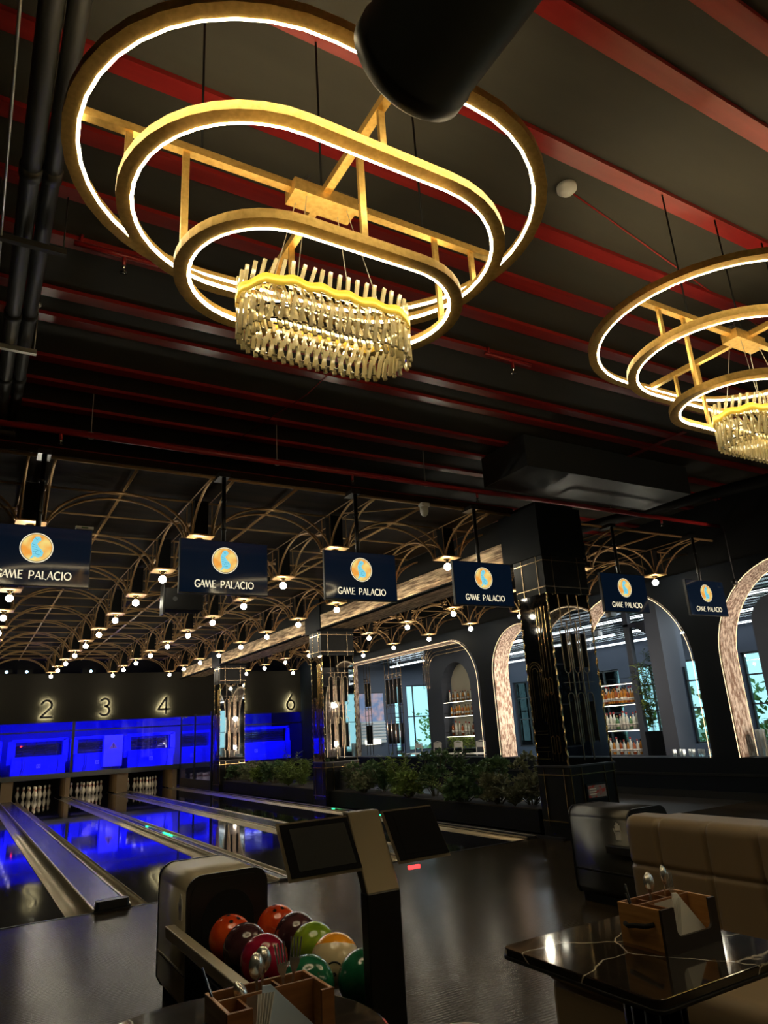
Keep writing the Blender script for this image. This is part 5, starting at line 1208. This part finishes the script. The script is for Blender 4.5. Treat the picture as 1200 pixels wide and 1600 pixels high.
def spoon_mesh(L=0.19, bw=0.04, bl=0.058):
    b = MB(); n, m_n = 12, 10; vs = []
    for j in range(m_n+1):
        v = j/m_n; hw = bw/2*math.sin(PI*min(max(v, 0.001), 0.999))**0.6
        for i in range(n+1):
            u = -1+2*i/n; vs.append((u*hw, -0.011*(1-u*u)*math.sin(PI*v)**0.7, L-bl+bl*v))
    b.add(vs, [(j*(n+1)+i, j*(n+1)+i+1, (j+1)*(n+1)+i+1, (j+1)*(n+1)+i) for j in range(m_n) for i in range(n)], True)
    return b
def handle_mesh(L, w1=0.006, w2=0.012):
    b = MB(); vs = []; n = 10
    for i in range(n+1):
        u = i/n; w_ = w2+(w1-w2)*min(1, u*1.6); z = L*u; y = 0.006*math.sin(PI*u)
        vs += [(-w_/2, y, z), (w_/2, y, z), (w_/2, y+0.002, z), (-w_/2, y+0.002, z)]
    fs = [(0, 1, 2, 3), (n*4+3, n*4+2, n*4+1, n*4)]
    for i in range(n):
        for q in range(4): e = (q+1) % 4; fs.append((i*4+q, i*4+e, i*4+4+e, i*4+4+q))
    return b.add(vs, fs)
def spoon(pos, rot, label, L=0.19, bw=0.04):
    t = thing('spoon', label, 'spoon', pos, 0, 'cutlery in the caddies'); t.rotation_euler = rot
    o = spoon_mesh(L, bw).build('bowl', m_steel, t); md = o.modifiers.new('th', 'SOLIDIFY'); md.thickness = 0.0015
    handle_mesh(L-0.055).build('handle', m_steel, t)
def fork(pos, rot, label, L=0.19):
    t = thing('fork', label, 'fork', pos, 0, 'cutlery in the caddies'); t.rotation_euler = rot
    b = MB(); z0 = L-0.065
    b.prism([(-0.004, z0-0.01), (-0.012, z0+0.008), (-0.0125, z0+0.02), (0.0125, z0+0.02), (0.012, z0+0.008), (0.004, z0-0.01)], lambda p: (p[0], 0, p[1]), lambda p: (p[0], 0.002, p[1])); hd = b.build('head', m_steel, t)
    for k in range(4):
        x_ = -0.0108+0.0072*k; b = MB(); b.bar((x_, 0.001, z0+0.019), (x_*1.15, 0.004, z0+0.062), 0.003, 0.002); b.build('tine', m_steel, hd)
    handle_mesh(L-0.07).build('handle', m_steel, t)
# local caddy origin (x, y) + offsets
def C1(dx, dy): return (0.535+dx, 1.65+dy, TZ+0.012)
def C2(dx, dy): return (1.795+dx, 1.585+dy, TZ+0.012)
spoon(C1(0.118, 0.115), (-0.05, -0.05, 0.25), 'larger steel spoon standing in the near caddy, front one of the pair', 0.175)
spoon(C1(0.128, 0.128), (-0.08, 0.02, -0.1), 'steel spoon behind its twin in the near caddy', 0.18)
spoon(C1(0.125, 0.10), (-0.15, -0.50, 0.35), 'steel spoon leaning left over the rim of the near caddy', 0.15, 0.03)
fork(C1(0.185, 0.115), (-0.05, -0.08, 0.1), 'left steel fork in the near caddy', 0.185)
fork(C1(0.190, 0.125), (-0.05, 0.13, -0.2), 'right steel fork in the near caddy', 0.19)
t = thing('stirrer', 'thin blue steel straw leaning out of the near caddy', 'straw', C1(0.045, 0.11)); t.rotation_euler = (-0.1, -0.35, 0)
b = MB(); b.tube([(0, 0, 0), (0, 0, 0.175)], 0.003, 8); b.build('tube', mat('blue_steel', (0.25, 0.32, 0.5), 0.2, 1.0), t)
spoon(C2(0.115, 0.115), (-0.05, -0.03, 0.2), 'steel spoon standing in the far caddy, front one of the pair', 0.175)
spoon(C2(0.128, 0.13), (-0.08, 0.03, -0.2), 'steel spoon behind its twin in the far caddy', 0.17)
spoon(C2(0.19, 0.12), (-0.05, 0.02, 0.3), 'steel spoon beside the fork in the far caddy', 0.185)
fork(C2(0.20, 0.115), (-0.05, 0.14, 0.1), 'small steel fork in the far caddy', 0.165)
for i, (rx, lb) in enumerate(((-0.30, 'longer dark stirrer leaning out of the far caddy'), (-0.42, 'shorter dark stirrer leaning out of the far caddy'))):
    t = thing('stirrer', lb, 'stirrer', C2(0.04+0.01*i, 0.12)); t.rotation_euler = (0.1, rx, 0)
    b = MB(); b.tube([(0, 0, 0), (0, 0, 0.17-0.02*i)], 0.0028, 8); b.build('tube', m_black, t)
